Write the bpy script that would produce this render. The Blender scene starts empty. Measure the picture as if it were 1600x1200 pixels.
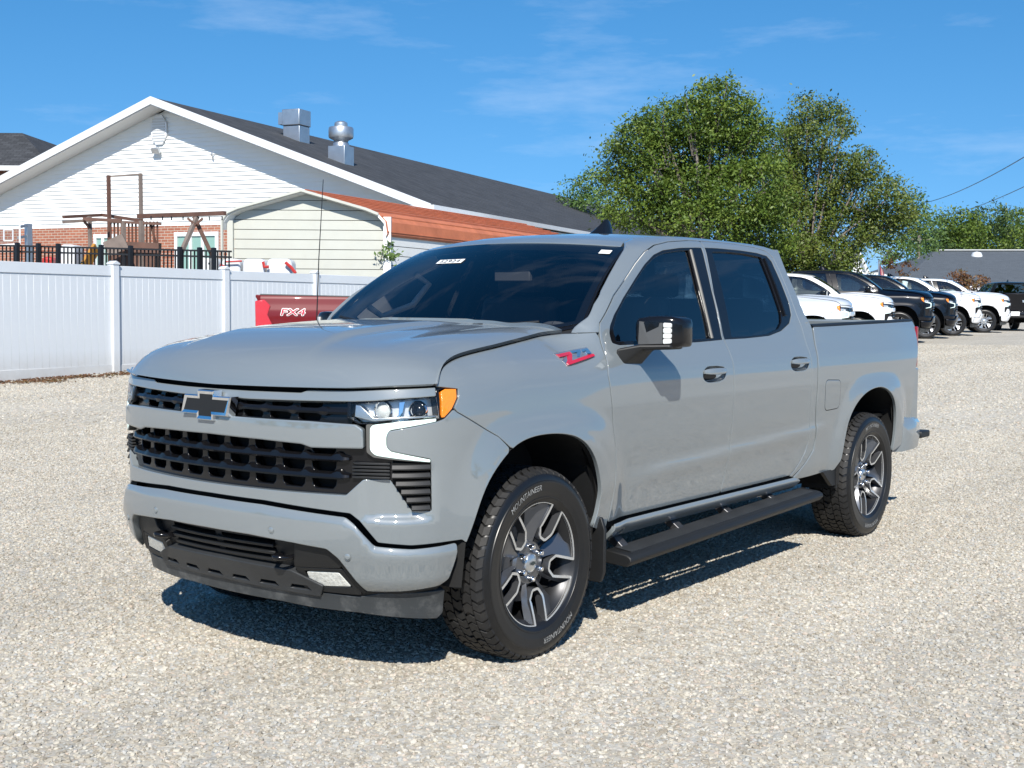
import bpy, bmesh, math, random
import numpy as np
from mathutils import Vector, Matrix
from mathutils.geometry import delaunay_2d_cdt
random.seed(7); RNG = np.random.default_rng(7)
SC = bpy.context.scene; COL = SC.collection
R = math.radians

# ================================================================ camera, sky, sun, exposure
CAM_POS = Vector((4.2741, 4.0959, 1.5249))
_yaw, _pitch, _roll = R(217.5402), R(-3.6114), R(.4762)
_f = Vector((math.cos(_yaw) * math.cos(_pitch), math.sin(_yaw) * math.cos(_pitch), math.sin(_pitch)))
_r0 = Vector((math.sin(_yaw), -math.cos(_yaw), 0)); _u0 = _r0.cross(_f)
_r = _r0 * math.cos(_roll) + _u0 * math.sin(_roll); _u = _u0 * math.cos(_roll) - _r0 * math.sin(_roll)
cam_data = bpy.data.cameras.new('camera'); cam = bpy.data.objects.new('camera', cam_data); COL.objects.link(cam)
cam_data.sensor_width = 36; cam_data.lens = 36 * 1933.167 / 1600; cam_data.clip_start = .05; cam_data.clip_end = 3000
mw = Matrix((( _r.x, _u.x, -_f.x, CAM_POS.x), (_r.y, _u.y, -_f.y, CAM_POS.y), (_r.z, _u.z, -_f.z, CAM_POS.z), (0, 0, 0, 1)))
cam.matrix_world = mw; SC.camera = cam

SUN = Vector((.5906, .4698, .640)).normalized()                       # towards the sun
SUN_EL = math.asin(SUN.z); SUN_AZ = math.atan2(SUN.y, SUN.x)
world = bpy.data.worlds.new('World'); SC.world = world; world.use_nodes = True
wn, wl = world.node_tree.nodes, world.node_tree.links; wn.clear()
w_out = wn.new('ShaderNodeOutputWorld'); w_bg = wn.new('ShaderNodeBackground'); w_sky = wn.new('ShaderNodeTexSky')
w_sky.sky_type = 'NISHITA'; w_sky.sun_disc = False; w_sky.sun_elevation = SUN_EL; w_sky.sun_rotation = math.pi / 2 - SUN_AZ
w_sky.air_density = 1.0; w_sky.dust_density = .15; w_sky.ozone_density = 1.8; w_sky.altitude = 100
w_bg.inputs[1].default_value = .110
# thin wisps of high cloud, mapped on the sky direction
w_tc = wn.new('ShaderNodeTexCoord'); w_map = wn.new('ShaderNodeMapping'); w_map.inputs['Scale'].default_value = (2.2, 2.2, 11); w_map.inputs['Rotation'].default_value = (R(8), R(-10), R(20))
w_nz = wn.new('ShaderNodeTexNoise'); w_nz.inputs['Scale'].default_value = 1.6; w_nz.inputs['Detail'].default_value = 7; w_nz.inputs['Roughness'].default_value = .62
w_rmp = wn.new('ShaderNodeValToRGB'); w_rmp.color_ramp.elements[0].position = .55; w_rmp.color_ramp.elements[1].position = .86
w_rmp.color_ramp.elements[0].color = (0, 0, 0, 1); w_rmp.color_ramp.elements[1].color = (.3, .3, .3, 1)
# clear autumn sky: the pale band of the model's horizon is compressed below the real one
w_v1 = wn.new('ShaderNodeVectorMath'); w_v1.operation = 'MULTIPLY_ADD'; w_v1.inputs[1].default_value = (1, 1, .85); w_v1.inputs[2].default_value = (0, 0, .17)
w_v2 = wn.new('ShaderNodeVectorMath'); w_v2.operation = 'NORMALIZE'; w_hs = wn.new('ShaderNodeHueSaturation'); w_hs.inputs['Saturation'].default_value = 1.38; w_hs.inputs['Hue'].default_value = .4978
w_mix = wn.new('ShaderNodeMixRGB'); w_mix.inputs[2].default_value = (6.5, 7.2, 8.0, 1)
wl.new(w_tc.outputs['Generated'], w_map.inputs[0]); wl.new(w_map.outputs[0], w_nz.inputs['Vector']); wl.new(w_nz.outputs[0], w_rmp.inputs[0])
wl.new(w_rmp.outputs[0], w_mix.inputs[0]); wl.new(w_tc.outputs['Generated'], w_v1.inputs[0]); wl.new(w_v1.outputs[0], w_v2.inputs[0]); wl.new(w_v2.outputs[0], w_sky.inputs['Vector']); wl.new(w_sky.outputs[0], w_hs.inputs['Color']); wl.new(w_hs.outputs[0], w_mix.inputs[1]); wl.new(w_mix.outputs[0], w_bg.inputs[0]); wl.new(w_bg.outputs[0], w_out.inputs[0])

sun_data = bpy.data.lights.new('sun', 'SUN'); sun_data.energy = 4.9; sun_data.angle = R(.53); sun_data.color = (1, .95, .87)
sun = bpy.data.objects.new('sun', sun_data); COL.objects.link(sun); sun.location = SUN * 60
sun.rotation_euler = SUN.to_track_quat('Z', 'Y').to_euler()
SC.view_settings.view_transform = 'Standard'; SC.view_settings.look = 'None'; SC.view_settings.exposure = .52; SC.view_settings.gamma = 1
SC.render.engine = 'CYCLES'
SC.cycles.max_bounces = 8; SC.cycles.transparent_max_bounces = 16; SC.cycles.transmission_bounces = 6; SC.cycles.glossy_bounces = 4; SC.cycles.diffuse_bounces = 3

# ================================================================ materials
MATS = {}
def _mat(name):
    m = bpy.data.materials.new(name); m.use_nodes = True; MATS[name] = m
    return m, m.node_tree.nodes, m.node_tree.links, m.node_tree.nodes['Principled BSDF']
def mat(name, col, rough=.5, metal=0., spec=.5, coat=0., coat_rough=.03, coat_ior=1.5, var=0., vscale=3., bump=0., bscale=60., emit=None, estr=0., dirt=None, dscale=2., damt=.0, sheen=0., alpha=None):
    """principled surface with a little noise in colour and relief"""
    m, n, l, b = _mat(name)
    b.inputs['Base Color'].default_value = (*col, 1); b.inputs['Roughness'].default_value = rough; b.inputs['Metallic'].default_value = metal
    b.inputs['Specular IOR Level'].default_value = spec; b.inputs['Coat Weight'].default_value = coat; b.inputs['Coat Roughness'].default_value = coat_rough; b.inputs['Coat IOR'].default_value = coat_ior
    if emit: b.inputs['Emission Color'].default_value = (*emit, 1); b.inputs['Emission Strength'].default_value = estr
    tc = n.new('ShaderNodeTexCoord')
    if var or dirt:
        cur = None
        rgb = n.new('ShaderNodeRGB'); rgb.outputs[0].default_value = (*col, 1); cur = rgb.outputs[0]
        if var:
            nz = n.new('ShaderNodeTexNoise'); nz.inputs['Scale'].default_value = vscale; nz.inputs['Detail'].default_value = 6; nz.inputs['Roughness'].default_value = .6
            l.new(tc.outputs['Object'], nz.inputs['Vector'])
            mr = n.new('ShaderNodeMapRange'); mr.inputs[1].default_value = .25; mr.inputs[2].default_value = .75; mr.inputs[3].default_value = 1 - var; mr.inputs[4].default_value = 1 + var
            l.new(nz.outputs[0], mr.inputs[0])
            mx = n.new('ShaderNodeMixRGB'); mx.blend_type = 'MULTIPLY'; mx.inputs[0].default_value = 1
            l.new(cur, mx.inputs[1]); l.new(mr.outputs[0], mx.inputs[2]); cur = mx.outputs[0]
        if dirt:
            nz = n.new('ShaderNodeTexNoise'); nz.inputs['Scale'].default_value = dscale; nz.inputs['Detail'].default_value = 8; nz.inputs['Roughness'].default_value = .7
            l.new(tc.outputs['Object'], nz.inputs['Vector'])
            rp = n.new('ShaderNodeMapRange'); rp.inputs[1].default_value = .48; rp.inputs[2].default_value = .75; rp.inputs[3].default_value = 0; rp.inputs[4].default_value = damt
            l.new(nz.outputs[0], rp.inputs[0])
            mx = n.new('ShaderNodeMixRGB'); mx.inputs[2].default_value = (*dirt, 1); l.new(rp.outputs[0], mx.inputs[0]); l.new(cur, mx.inputs[1]); cur = mx.outputs[0]
        l.new(cur, b.inputs['Base Color'])
    if bump:
        nz = n.new('ShaderNodeTexNoise'); nz.inputs['Scale'].default_value = bscale; nz.inputs['Detail'].default_value = 4
        l.new(tc.outputs['Object'], nz.inputs['Vector'])
        bp = n.new('ShaderNodeBump'); bp.inputs['Strength'].default_value = bump; bp.inputs['Distance'].default_value = .01
        l.new(nz.outputs[0], bp.inputs['Height']); l.new(bp.outputs[0], b.inputs['Normal'])
    return m
def glass(name, tint, refl=1.0, rough=0.0, ior=1.5):
    """tinted sheet glass: fresnel reflection over a coloured see-through"""
    m, n, l, b = _mat(name); n.remove(b); out = n['Material Output']
    tr = n.new('ShaderNodeBsdfTransparent'); tr.inputs[0].default_value = (*tint, 1)
    gl = n.new('ShaderNodeBsdfGlossy'); gl.inputs[0].default_value = (refl, refl, refl, 1); gl.inputs['Roughness'].default_value = rough
    fr = n.new('ShaderNodeFresnel'); fr.inputs[0].default_value = ior
    mx = n.new('ShaderNodeMixShader'); l.new(fr.outputs[0], mx.inputs[0]); l.new(tr.outputs[0], mx.inputs[1]); l.new(gl.outputs[0], mx.inputs[2]); l.new(mx.outputs[0], out.inputs[0])
    return m

# ================================================================ mesh helpers
def tag(o, label=None, cat=None, group=None, kind=None):
    if label: o['label'] = label
    if cat: o['category'] = cat
    if group: o['group'] = group
    if kind: o['kind'] = kind
    return o
def empty(name, loc=(0, 0, 0), rz=0., parent=None, **k):
    o = bpy.data.objects.new(name, None); COL.objects.link(o); o.location = loc; o.rotation_euler = (0, 0, rz); o.empty_display_size = .2
    if parent: o.parent = parent
    return tag(o, **k)
def link(name, me, mats, parent=None):
    o = bpy.data.objects.new(name, me); COL.objects.link(o)
    if not isinstance(mats, (list, tuple)): mats = [mats]
    if not len(me.materials):
        for m in mats: me.materials.append(MATS[m] if isinstance(m, str) else m)
    if parent: o.parent = parent
    return o
class MB:
    """collects shapes; build() links them as one mesh object"""
    def __init__(s): s.v, s.f, s.m = [], [], []
    def add(s, vs, fs, mi=0):
        k = len(s.v); s.v += [tuple(map(float, p)) for p in vs]; s.f += [tuple(i + k for i in f) for f in fs]; s.m += [mi] * len(fs); return s
    def box(s, c, d, rz=0., mi=0, M=None):
        x, y, z = d[0] / 2, d[1] / 2, d[2] / 2
        vs = [Vector((a * x, b * y, e * z)) for a in (-1, 1) for b in (-1, 1) for e in (-1, 1)]
        rot = M if M is not None else Matrix.Rotation(rz, 3, 'Z')
        vs = [rot @ p + Vector(c) for p in vs]
        return s.add(vs, [(0, 1, 3, 2), (4, 6, 7, 5), (0, 4, 5, 1), (2, 3, 7, 6), (0, 2, 6, 4), (1, 5, 7, 3)], mi)
    def b2(s, a, b, mi=0): return s.box([(p + q) / 2 for p, q in zip(a, b)], [abs(q - p) for p, q in zip(a, b)], mi=mi)
    def bar(s, a, b, w, h, mi=0, up=(0, 0, 1)):
        a, b = Vector(a), Vector(b); d = b - a; L = d.length; z = d.normalized(); up = Vector(up)
        if abs(z.dot(up)) > .98: up = Vector((1, 0, 0))
        x = up.cross(z).normalized(); y = z.cross(x)
        return s.box((a + b) / 2, (w, h, L), mi=mi, M=Matrix((x, y, z)).transposed())
    def tube(s, pts, rad, n=8, mi=0, caps=True):
        pts = [Vector(p) for p in pts]; rad = rad if isinstance(rad, (list, tuple)) else [rad] * len(pts); k = len(s.v)
        prev = None
        for i, p in enumerate(pts):
            d = (pts[min(i + 1, len(pts) - 1)] - pts[max(i - 1, 0)]).normalized()
            if prev is None: x = d.orthogonal().normalized()
            else: x = (prev - d * prev.dot(d)).normalized()
            prev = x; y = d.cross(x)
            for j in range(n):
                a = 2 * math.pi * j / n; s.v.append(tuple(p + (x * math.cos(a) + y * math.sin(a)) * rad[i]))
        for i in range(len(pts) - 1):
            for j in range(n):
                a, b = k + i * n + j, k + i * n + (j + 1) % n; s.f.append((a, b, b + n, a + n)); s.m.append(mi)
        if caps:
            s.f.append(tuple(k + j for j in reversed(range(n)))); s.m.append(mi)
            e = k + (len(pts) - 1) * n; s.f.append(tuple(e + j for j in range(n))); s.m.append(mi)
        return s
    def lathe(s, prof, axis='Z', c=(0, 0, 0), n=32, mi=0, a0=0., a1=2 * math.pi):
        """prof: (radius, height) list revolved about axis"""
        k = len(s.v); full = abs(a1 - a0 - 2 * math.pi) < 1e-6; cols = n if full else n + 1
        for j in range(cols):
            a = a0 + (a1 - a0) * j / n; ca, sa = math.cos(a), math.sin(a)
            for r_, h in prof:
                p = {'Z': (r_ * ca, r_ * sa, h), 'Y': (r_ * ca, h, r_ * sa), 'X': (h, r_ * ca, r_ * sa)}[axis]
                s.v.append((p[0] + c[0], p[1] + c[1], p[2] + c[2]))
        m = len(prof)
        for j in range(n):
            for i in range(m - 1):
                a = k + j * m + i; b = k + ((j + 1) % cols) * m + i
                f = (a, b, b + 1, a + 1); s.f.append(f if axis != 'Y' else f[::-1]); s.m.append(mi)
        return s
    def prism(s, poly, d0, d1, plane='XZ', c=(0, 0, 0), mi=0):
        """extrude a 2D polygon between two depths"""
        k = len(s.v); n = len(poly)
        for d in (d0, d1):
            for a, b in poly:
                p = {'XZ': (a, d, b), 'YZ': (d, a, b), 'XY': (a, b, d)}[plane]; s.v.append((p[0] + c[0], p[1] + c[1], p[2] + c[2]))
        s.f += [tuple(k + i for i in range(n)), tuple(k + n + i for i in reversed(range(n)))]; s.m += [mi, mi]
        for i in range(n):
            j = (i + 1) % n; s.f.append((k + j, k + i, k + n + i, k + n + j)); s.m.append(mi)
        return s
    def xf(s, mtx, start=0):
        for i in range(start, len(s.v)): s.v[i] = tuple(mtx @ Vector(s.v[i]))
        return s
    def build(s, name, mats, parent=None, smooth=None, bevel=0., segs=2, recalc=True):
        me = bpy.data.meshes.new(name); me.from_pydata(s.v, [], s.f)
        if recalc:
            bm = bmesh.new(); bm.from_mesh(me); bmesh.ops.recalc_face_normals(bm, faces=bm.faces); bm.to_mesh(me); bm.free()
        if max(s.m, default=0): me.polygons.foreach_set('material_index', s.m)
        if smooth is not None:
            me.shade_smooth()
            if smooth < 179: me.set_sharp_from_angle(angle=R(smooth))
        o = link(name, me, mats, parent)
        if bevel:
            b = o.modifiers.new('edge', 'BEVEL'); b.width = bevel; b.segments = segs; b.limit_method = 'ANGLE'; b.angle_limit = R(40)
            if smooth is None: me.shade_smooth(); me.set_sharp_from_angle(angle=R(75))
        return o
def copy_tree(o, parent=None, swap=None, skip=()):
    """a thing with its parts and sub-parts; meshes stay shared, swap = {material: other}"""
    c = o.copy(); COL.objects.link(c); c.parent = parent
    if swap and o.type == 'MESH':
        for i, sl in enumerate(o.material_slots):
            if sl.material and sl.material.name in swap:
                c.material_slots[i].link = 'OBJECT'; c.material_slots[i].material = MATS[swap[sl.material.name]]
    for ch in o.children:
        if ch.name.split('.')[0] not in skip: copy_tree(ch, c, swap, skip)
    return c
def inside(poly, P):
    poly = np.asarray(poly); x, y = P[:, 0], P[:, 1]; r = np.zeros(len(P), bool); j = len(poly) - 1
    for i in range(len(poly)):
        xi, yi, xj, yj = *poly[i], *poly[j]
        c = (yi > y) != (yj > y)
        with np.errstate(divide='ignore', invalid='ignore'): r ^= c & (x < (xj - xi) * (y - yi) / (yj - yi + 1e-30) + xi)
        j = i
    return r
def dens(poly, step, closed=True):
    out = []; n = len(poly)
    for i in range(n if closed else n - 1):
        a, b = np.array(poly[i], float), np.array(poly[(i + 1) % n], float); k = max(1, int(math.ceil(np.hypot(*(b - a)) / step)))
        out += [a + (b - a) * t / k for t in range(k)]
    if not closed: out.append(np.array(poly[-1], float))
    return np.array(out)
def roundpoly(poly, rad, n=4):
    """round the corners of a polygon"""
    out = []; m = len(poly); P = [np.array(p, float) for p in poly]
    for i in range(m):
        a, b, c = P[i - 1], P[i], P[(i + 1) % m]; la, lc = np.hypot(*(a - b)), np.hypot(*(c - b))
        r_ = rad[i] if isinstance(rad, (list, tuple)) else rad
        r_ = min(r_, la * .45, lc * .45)
        if r_ < 1e-5: out.append(b); continue
        p, q = b + (a - b) / la * r_, b + (c - b) / lc * r_
        for k in range(n + 1):
            t = k / n; out.append(p * (1 - t) ** 2 + 2 * b * t * (1 - t) + q * t * t)
    return np.array(out)
def area2(P): x, y = P[:, 0], P[:, 1]; return .5 * np.sum(x * np.roll(y, -1) - np.roll(x, -1) * y)
def inset2(P, d):
    """move a counter-clockwise loop inwards by d"""
    e0 = P - np.roll(P, 1, 0); e1 = np.roll(P, -1, 0) - P
    n0 = np.stack([-e0[:, 1], e0[:, 0]], 1); n1 = np.stack([-e1[:, 1], e1[:, 0]], 1)
    n0 /= np.hypot(*n0.T)[:, None] + 1e-12; n1 /= np.hypot(*n1.T)[:, None] + 1e-12
    b = n0 + n1; bl = np.hypot(*b.T)[:, None]; b = b / np.maximum(bl, .5)
    return P + b * d, -b / (np.hypot(*b.T)[:, None] + 1e-12)
def panel(name, outline, surf, mats, parent, step=.035, holes=(), depth=.02, rnd=.004, mirror=False, hdepth=None, closed_rim=True):
    """sheet-metal piece cut from a parametric surface: smooth face, rolled edge, flange going in"""
    O2 = dens(outline, step); O2 = O2 if area2(O2) > 0 else O2[::-1]
    H2 = [dens(h, step) for h in holes]; H2 = [h if area2(h) < 0 else h[::-1] for h in H2]
    loops = [O2] + H2
    ins = [inset2(L, rnd) for L in loops]
    lo, hi = O2.min(0), O2.max(0)
    gx, gy = np.meshgrid(np.arange(lo[0] + step * .5, hi[0], step), np.arange(lo[1] + step * .5, hi[1], step)); G = np.stack([gx.ravel(), gy.ravel()], 1)
    G = G + (np.arange(len(G)) % 2)[:, None] * np.array([0, 1e-4])
    keep = inside(ins[0][0], G)
    for h, _ in ins[1:]: keep &= ~inside(h, G)
    G = G[keep]
    allb = np.concatenate([i[0] for i in ins])
    if len(G):
        dmin = np.full(len(G), 9.)
        for k in range(0, len(allb), 200): dmin = np.minimum(dmin, np.hypot(G[:, None, 0] - allb[None, k:k + 200, 0], G[:, None, 1] - allb[None, k:k + 200, 1]).min(1))
        G = G[dmin > step * .45]
    V2 = np.concatenate([allb, G]); E = []; k = 0
    for q, _ in ins:
        n = len(q); E += [(k + i, k + (i + 1) % n) for i in range(n)]; k += n
    res = delaunay_2d_cdt([Vector(p) for p in V2], E, [], 0, 1e-7)
    W = np.array([tuple(p) for p in res[0]]); T = np.array([f for f in res[2] if len(f) == 3])
    cen = W[T].mean(1); ok = inside(ins[0][0], cen)
    for h, _ in ins[1:]: ok &= ~inside(h, cen)
    T = T[ok]
    def SP(A): return surf(A[:, 0], A[:, 1])
    def NR(A):
        e = 1e-3; du = surf(A[:, 0] + e, A[:, 1]) - surf(A[:, 0] - e, A[:, 1]); dv = surf(A[:, 0], A[:, 1] + e) - surf(A[:, 0], A[:, 1] - e)
        n = np.cross(du, dv); return n / (np.linalg.norm(n, axis=1)[:, None] + 1e-12), du / (2 * e), dv / (2 * e)
    verts = [SP(W)]; nrm = [NR(W)[0]]; faces = []
    a, b, c = W[T[:, 0]], W[T[:, 1]], W[T[:, 2]]; s_ = (b[:, 0] - a[:, 0]) * (c[:, 1] - a[:, 1]) - (c[:, 0] - a[:, 0]) * (b[:, 1] - a[:, 1])
    T[s_ < 0] = T[s_ < 0][:, ::-1]; faces = [tuple(t) for t in T]
    base = len(W)
    for L, (q, od) in zip(loops, ins):
        n = len(L); N, du, dv = NR(L); t = od[:, :1] * du + od[:, 1:] * dv; t -= N * (t * N).sum(1)[:, None]; t /= np.linalg.norm(t, axis=1)[:, None] + 1e-12
        P0 = SP(q); N0 = NR(q)[0]; PL = SP(L)
        rings = [(P0, N0), (PL - N * rnd * .35, (N + t) * .7071), (PL - N * rnd * 1.4 + t * 0, t), (PL - N * depth, t)]
        for p_, n_ in rings: verts.append(p_); nrm.append(n_)
        for ring in range(3):
            r0, r1 = base + ring * n, base + (ring + 1) * n
            for i in range(n):
                j = (i + 1) % n; faces.append((r0 + i, r1 + i, r1 + j, r0 + j))
        base += 4 * n
    V = np.concatenate(verts); Nn = np.concatenate(nrm)
    def mk(V, Nn, F):
        me = bpy.data.meshes.new(name); me.from_pydata(V.tolist(), [], F); me.shade_smooth(); me.update()
        Nn = Nn / (np.linalg.norm(Nn, axis=1)[:, None] + 1e-12); me.normals_split_custom_set_from_vertices(Nn.tolist()); return me
    o = link(name, mk(V, Nn, faces), mats, parent)
    if mirror:
        s3 = np.array([1, -1, 1]); o2 = link(name, mk(V * s3, Nn * s3, [f[::-1] for f in faces]), mats, parent)
        return o, o2
    return o
# ---------------------------------------------------------------- numeric helpers
def pchip(xs, ys, x):
    """monotone cubic; xs (n,), ys (n,) or (n,m) with x (m,)"""
    xs = np.asarray(xs, float); ys = np.asarray(ys, float); x = np.atleast_1d(np.asarray(x, float))
    if ys.ndim == 1: ys = np.repeat(ys[:, None], len(x), 1)
    h = np.diff(xs)[:, None]; d = np.diff(ys, axis=0) / h
    m = np.zeros_like(ys)
    if len(xs) > 2:
        a, b = d[:-1], d[1:]; w1 = 2 * h[1:] + h[:-1]; w2 = h[1:] + 2 * h[:-1]
        ok = a * b > 0
        with np.errstate(divide='ignore', invalid='ignore'):
            mm = (w1 + w2) / (w1 / np.where(ok, a, 1) + w2 / np.where(ok, b, 1))
        m[1:-1] = np.where(ok, mm, 0)
    m[0], m[-1] = d[0], d[-1]
    i = np.clip(np.searchsorted(xs, x, 'right') - 1, 0, len(xs) - 2); j = np.arange(len(x))
    hh = xs[i + 1] - xs[i]; t = np.clip((x - xs[i]) / hh, -.5, 1.5)
    y0, y1, m0, m1 = ys[i, j], ys[i + 1, j], m[i, j] * hh, m[i + 1, j] * hh
    return ((1 + 2 * t) * (1 - t) ** 2) * y0 + t * (1 - t) ** 2 * m0 + t * t * (3 - 2 * t) * y1 + t * t * (t - 1) * m1
def cub(xs, ys, x):
    """smooth natural cubic spline through the knots"""
    xs = np.asarray(xs, float); ys = np.asarray(ys, float); x = np.atleast_1d(np.asarray(x, float))
    if ys.ndim == 1: ys = np.repeat(ys[:, None], len(x), 1)
    n = len(xs); h = np.diff(xs); A = np.eye(n); B = np.zeros_like(ys)
    for k in range(1, n - 1):
        A[k, k - 1], A[k, k], A[k, k + 1] = h[k - 1], 2 * (h[k - 1] + h[k]), h[k]
        B[k] = 6 * ((ys[k + 1] - ys[k]) / h[k] - (ys[k] - ys[k - 1]) / h[k - 1])
    M = np.linalg.solve(A, B)
    i = np.clip(np.searchsorted(xs, x, 'right') - 1, 0, n - 2); j = np.arange(len(x)); hh = h[i]
    a = (xs[i + 1] - x) / hh; b = 1 - a
    return a * ys[i, j] + b * ys[i + 1, j] + ((a ** 3 - a) * M[i, j] + (b ** 3 - b) * M[i + 1, j]) * hh * hh / 6
def sstep(a, b, x):
    t = np.clip((x - a) / (b - a), 0, 1); return t * t * (3 - 2 * t)

class Table:
    """z = f(u, v) through a grid of knots, smooth along u, monotone along v"""
    def __init__(s, us, vs, rows, fu=cub, fv=pchip): s.us, s.vs, s.Z, s.fu, s.fv = np.array(us, float), np.array(vs, float), np.array(rows, float), fu, fv
    def __call__(s, u, v):
        u = np.atleast_1d(np.asarray(u, float)); v = np.atleast_1d(np.asarray(v, float))
        u, v = np.broadcast_arrays(u, v)
        R = np.stack([s.fu(s.us, s.Z[:, k], np.clip(u, s.us[0], s.us[-1])) for k in range(len(s.vs))])
        return s.fv(s.vs, R, np.clip(v, s.vs[0], s.vs[-1]))

# ---------------------------------------------------------------- the grey pickup's main body surface
# plan curve from the middle of the nose round the corner and along the driver's side; u = length along it
_PC = np.array([(.972, -.2), (.98, 0), (.972, .2), (.948, .4), (.912, .585), (.866, .735), (.797, .853), (.694, .938), (.566, .980), (.40, .997), (.2, 1.0), (0, 1.0), (-1, 1.0), (-2, 1.0), (-3, 1.0), (-3.8, 1.0), (-4.3, .992), (-4.75, .965), (-5.2, .93)])
_t = np.r_[0, np.cumsum(np.hypot(*np.diff(_PC, axis=0).T))]
_tt = np.linspace(0, _t[-1], 2400)
_DC = np.stack([pchip(_t, _PC[:, 0], _tt) if 0 else cub(_t, _PC[:, 0], _tt), cub(_t, _PC[:, 1], _tt)], 1)
_U = np.r_[0, np.cumsum(np.hypot(*np.diff(_DC, axis=0).T))]
_U = _U - np.interp(0, _DC[:, 1], _U)                         # u = 0 on the centre line
_UX = np.interp(0, -_DC[300:, 0], _U[300:])                     # u at the front axle
_N = np.gradient(_DC, axis=0); _N = np.stack([-_N[:, 1], _N[:, 0]], 1) * -1; _N /= np.hypot(*_N.T)[:, None]
def u_of_x(x): return np.interp(-np.asarray(x, float), -_DC[300:, 0], _U[300:])
def x_of_u(u): return np.interp(u, _U, _DC[:, 0])

_ZR = [.26, .36, .44, .50, .56, .62, .70, .77, .82, .90, 1.0, 1.08, 1.15, 1.20, 1.24, 1.28, 1.32, 1.36, 1.40, 1.50, 1.65, 1.78, 1.84, 1.875, 1.90, 1.92, 1.94]
_NOSE = [-.10, -.085, -.05, -.02, .0, .008, .01, .01, .01, .012, .014, .010, -.012, -.036, -.06, -.10, -.16, -.24, -.3, -.4, -.5, -.6, -.7, -.75, -.8, -.85, -.9]
_CORN = [-.10, -.08, -.05, -.03, -.012, -.004, .0, .0, .0, .0, .0, -.002, -.010, -.024, -.045, -.09, -.16, -.24, -.3, -.4, -.5, -.6, -.7, -.75, -.8, -.85, -.9]
_FEND = [-.12, -.10, -.07, -.05, -.03, -.022, -.016, -.012, -.010, -.006, -.002, .0, -.004, -.012, -.028, -.062, -.125, -.20, -.26, -.3, -.4, -.5, -.6, -.65, -.7, -.75, -.8]
_FEN2 = [-.12, -.11, -.095, -.08, -.066, -.056, -.04, -.033, -.027, -.017, -.008, -.003, -.004, -.009, -.016, -.030, -.052, -.075, -.090, -.115, -.170, -.225, -.252, -.277, -.312, -.372, -.462]
_DOOR = [-.14, -.12, -.098, -.082, -.069, -.059, -.048, -.038, -.030, -.018, -.008, -.002, -.002, -.006, -.013, -.028, -.044, -.058, -.070, -.105, -.165, -.222, -.250, -.275, -.310, -.37, -.46]
_BED = [-.14, -.11, -.08, -.06, -.045, -.038, -.032, -.027, -.022, -.014, -.006, -.002, -.002, -.005, -.010, -.020, -.030, -.038, -.046, -.105, -.165, -.222, -.250, -.275, -.310, -.37, -.46]
_OU = [-.3, 0, .45, .8, 1.02, 1.25] + [_UX - x for x in (.1, -.25, -.55, -.95, -1.7, -2.6, -2.9, -3.74, -4.9)]
_OFF = Table(_OU, _ZR, [_NOSE, _NOSE, _NOSE, _CORN, _CORN, _CORN, _FEND, _FEND, _FEN2, _DOOR, _DOOR, _DOOR, _BED, _BED, _BED], fu=pchip)
_gu = np.arange(-.32, 6.75, .02); _gzz = np.arange(.24, 1.96, .01)
_OG = np.stack([_OFF(_gu, np.full(len(_gu), z)) for z in _gzz], 1)
def _off(u, z):
    """smooth lookup in the sampled offset table (cubic convolution)"""
    fu = np.clip((u - _gu[0]) / .02, 1, len(_gu) - 3.001); fz = np.clip((z - _gzz[0]) / .01, 1, len(_gzz) - 3.001); iu = fu.astype(int); iz = fz.astype(int); tu = fu - iu; tz = fz - iz
    def w(t): return (-.5 * t + t * t - .5 * t ** 3, 1 - 2.5 * t * t + 1.5 * t ** 3, .5 * t + 2 * t * t - 1.5 * t ** 3, -.5 * t * t + .5 * t ** 3)
    wu, wz = w(tu), w(tz); r = 0
    for a in range(4):
        for b in range(4): r = r + wu[a] * wz[b] * _OG[iu + a - 1, iz + b - 1]
    return r
def flare(x, z):
    f = 0
    for xw, zc in ((-.03, .40), (-3.775, .42)):
        rr = (np.abs((x - xw) / 1.0) ** 2.6 + np.abs((z - zc) / 1.03) ** 2.6) ** (1 / 2.6)
        f = f + .026 * (1 - sstep(.56, .72, rr)) + .008 * (1 - sstep(.525, .580, rr))
    return f * sstep(1.13, .98, z)
def pillar(x, z):
    xs = np.interp(z, [1.40, 1.444, 1.578, 1.75, 1.815, 1.855, 1.90], [-.535, -.556, -.744, -1.079, -1.231, -1.37, -1.62]); w = np.interp(z, [1.40, 1.45, 1.83], [.10, .10, .2])
    return -.07 * np.clip((x - xs) / w, 0, 1.6) ** 1.8 * sstep(1.38, 1.46, z)
def fold(x, z):
    """pressed fold low on the doors, rising towards the rear"""
    zc = .705 + .0375 * (-x - .77); d = (z - zc) / np.where(z > zc, .032, .060)
    return .011 * np.exp(-d * d) * sstep(-.66, -1.05, x) * sstep(-3.15, -2.75, x)
def M(u, z, off=0.0):
    """main body surface: (u, z) -> xyz"""
    u = np.atleast_1d(np.asarray(u, float)); z = np.atleast_1d(np.asarray(z, float)); u, z = np.broadcast_arrays(u, z)
    bx, by = np.interp(u, _U, _DC[:, 0]), np.interp(u, _U, _DC[:, 1])
    nx, ny = np.interp(u, _U, _N[:, 0]), np.interp(u, _U, _N[:, 1])
    o = _off(u, z) + flare(bx, z) * sstep(1.05, 1.36, u) + pillar(bx, z) + fold(bx, z) + off
    # below the belt the offset follows the plan normal
    return np.stack([bx + nx * o, by + ny * o, z + 0.0], 1)
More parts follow.
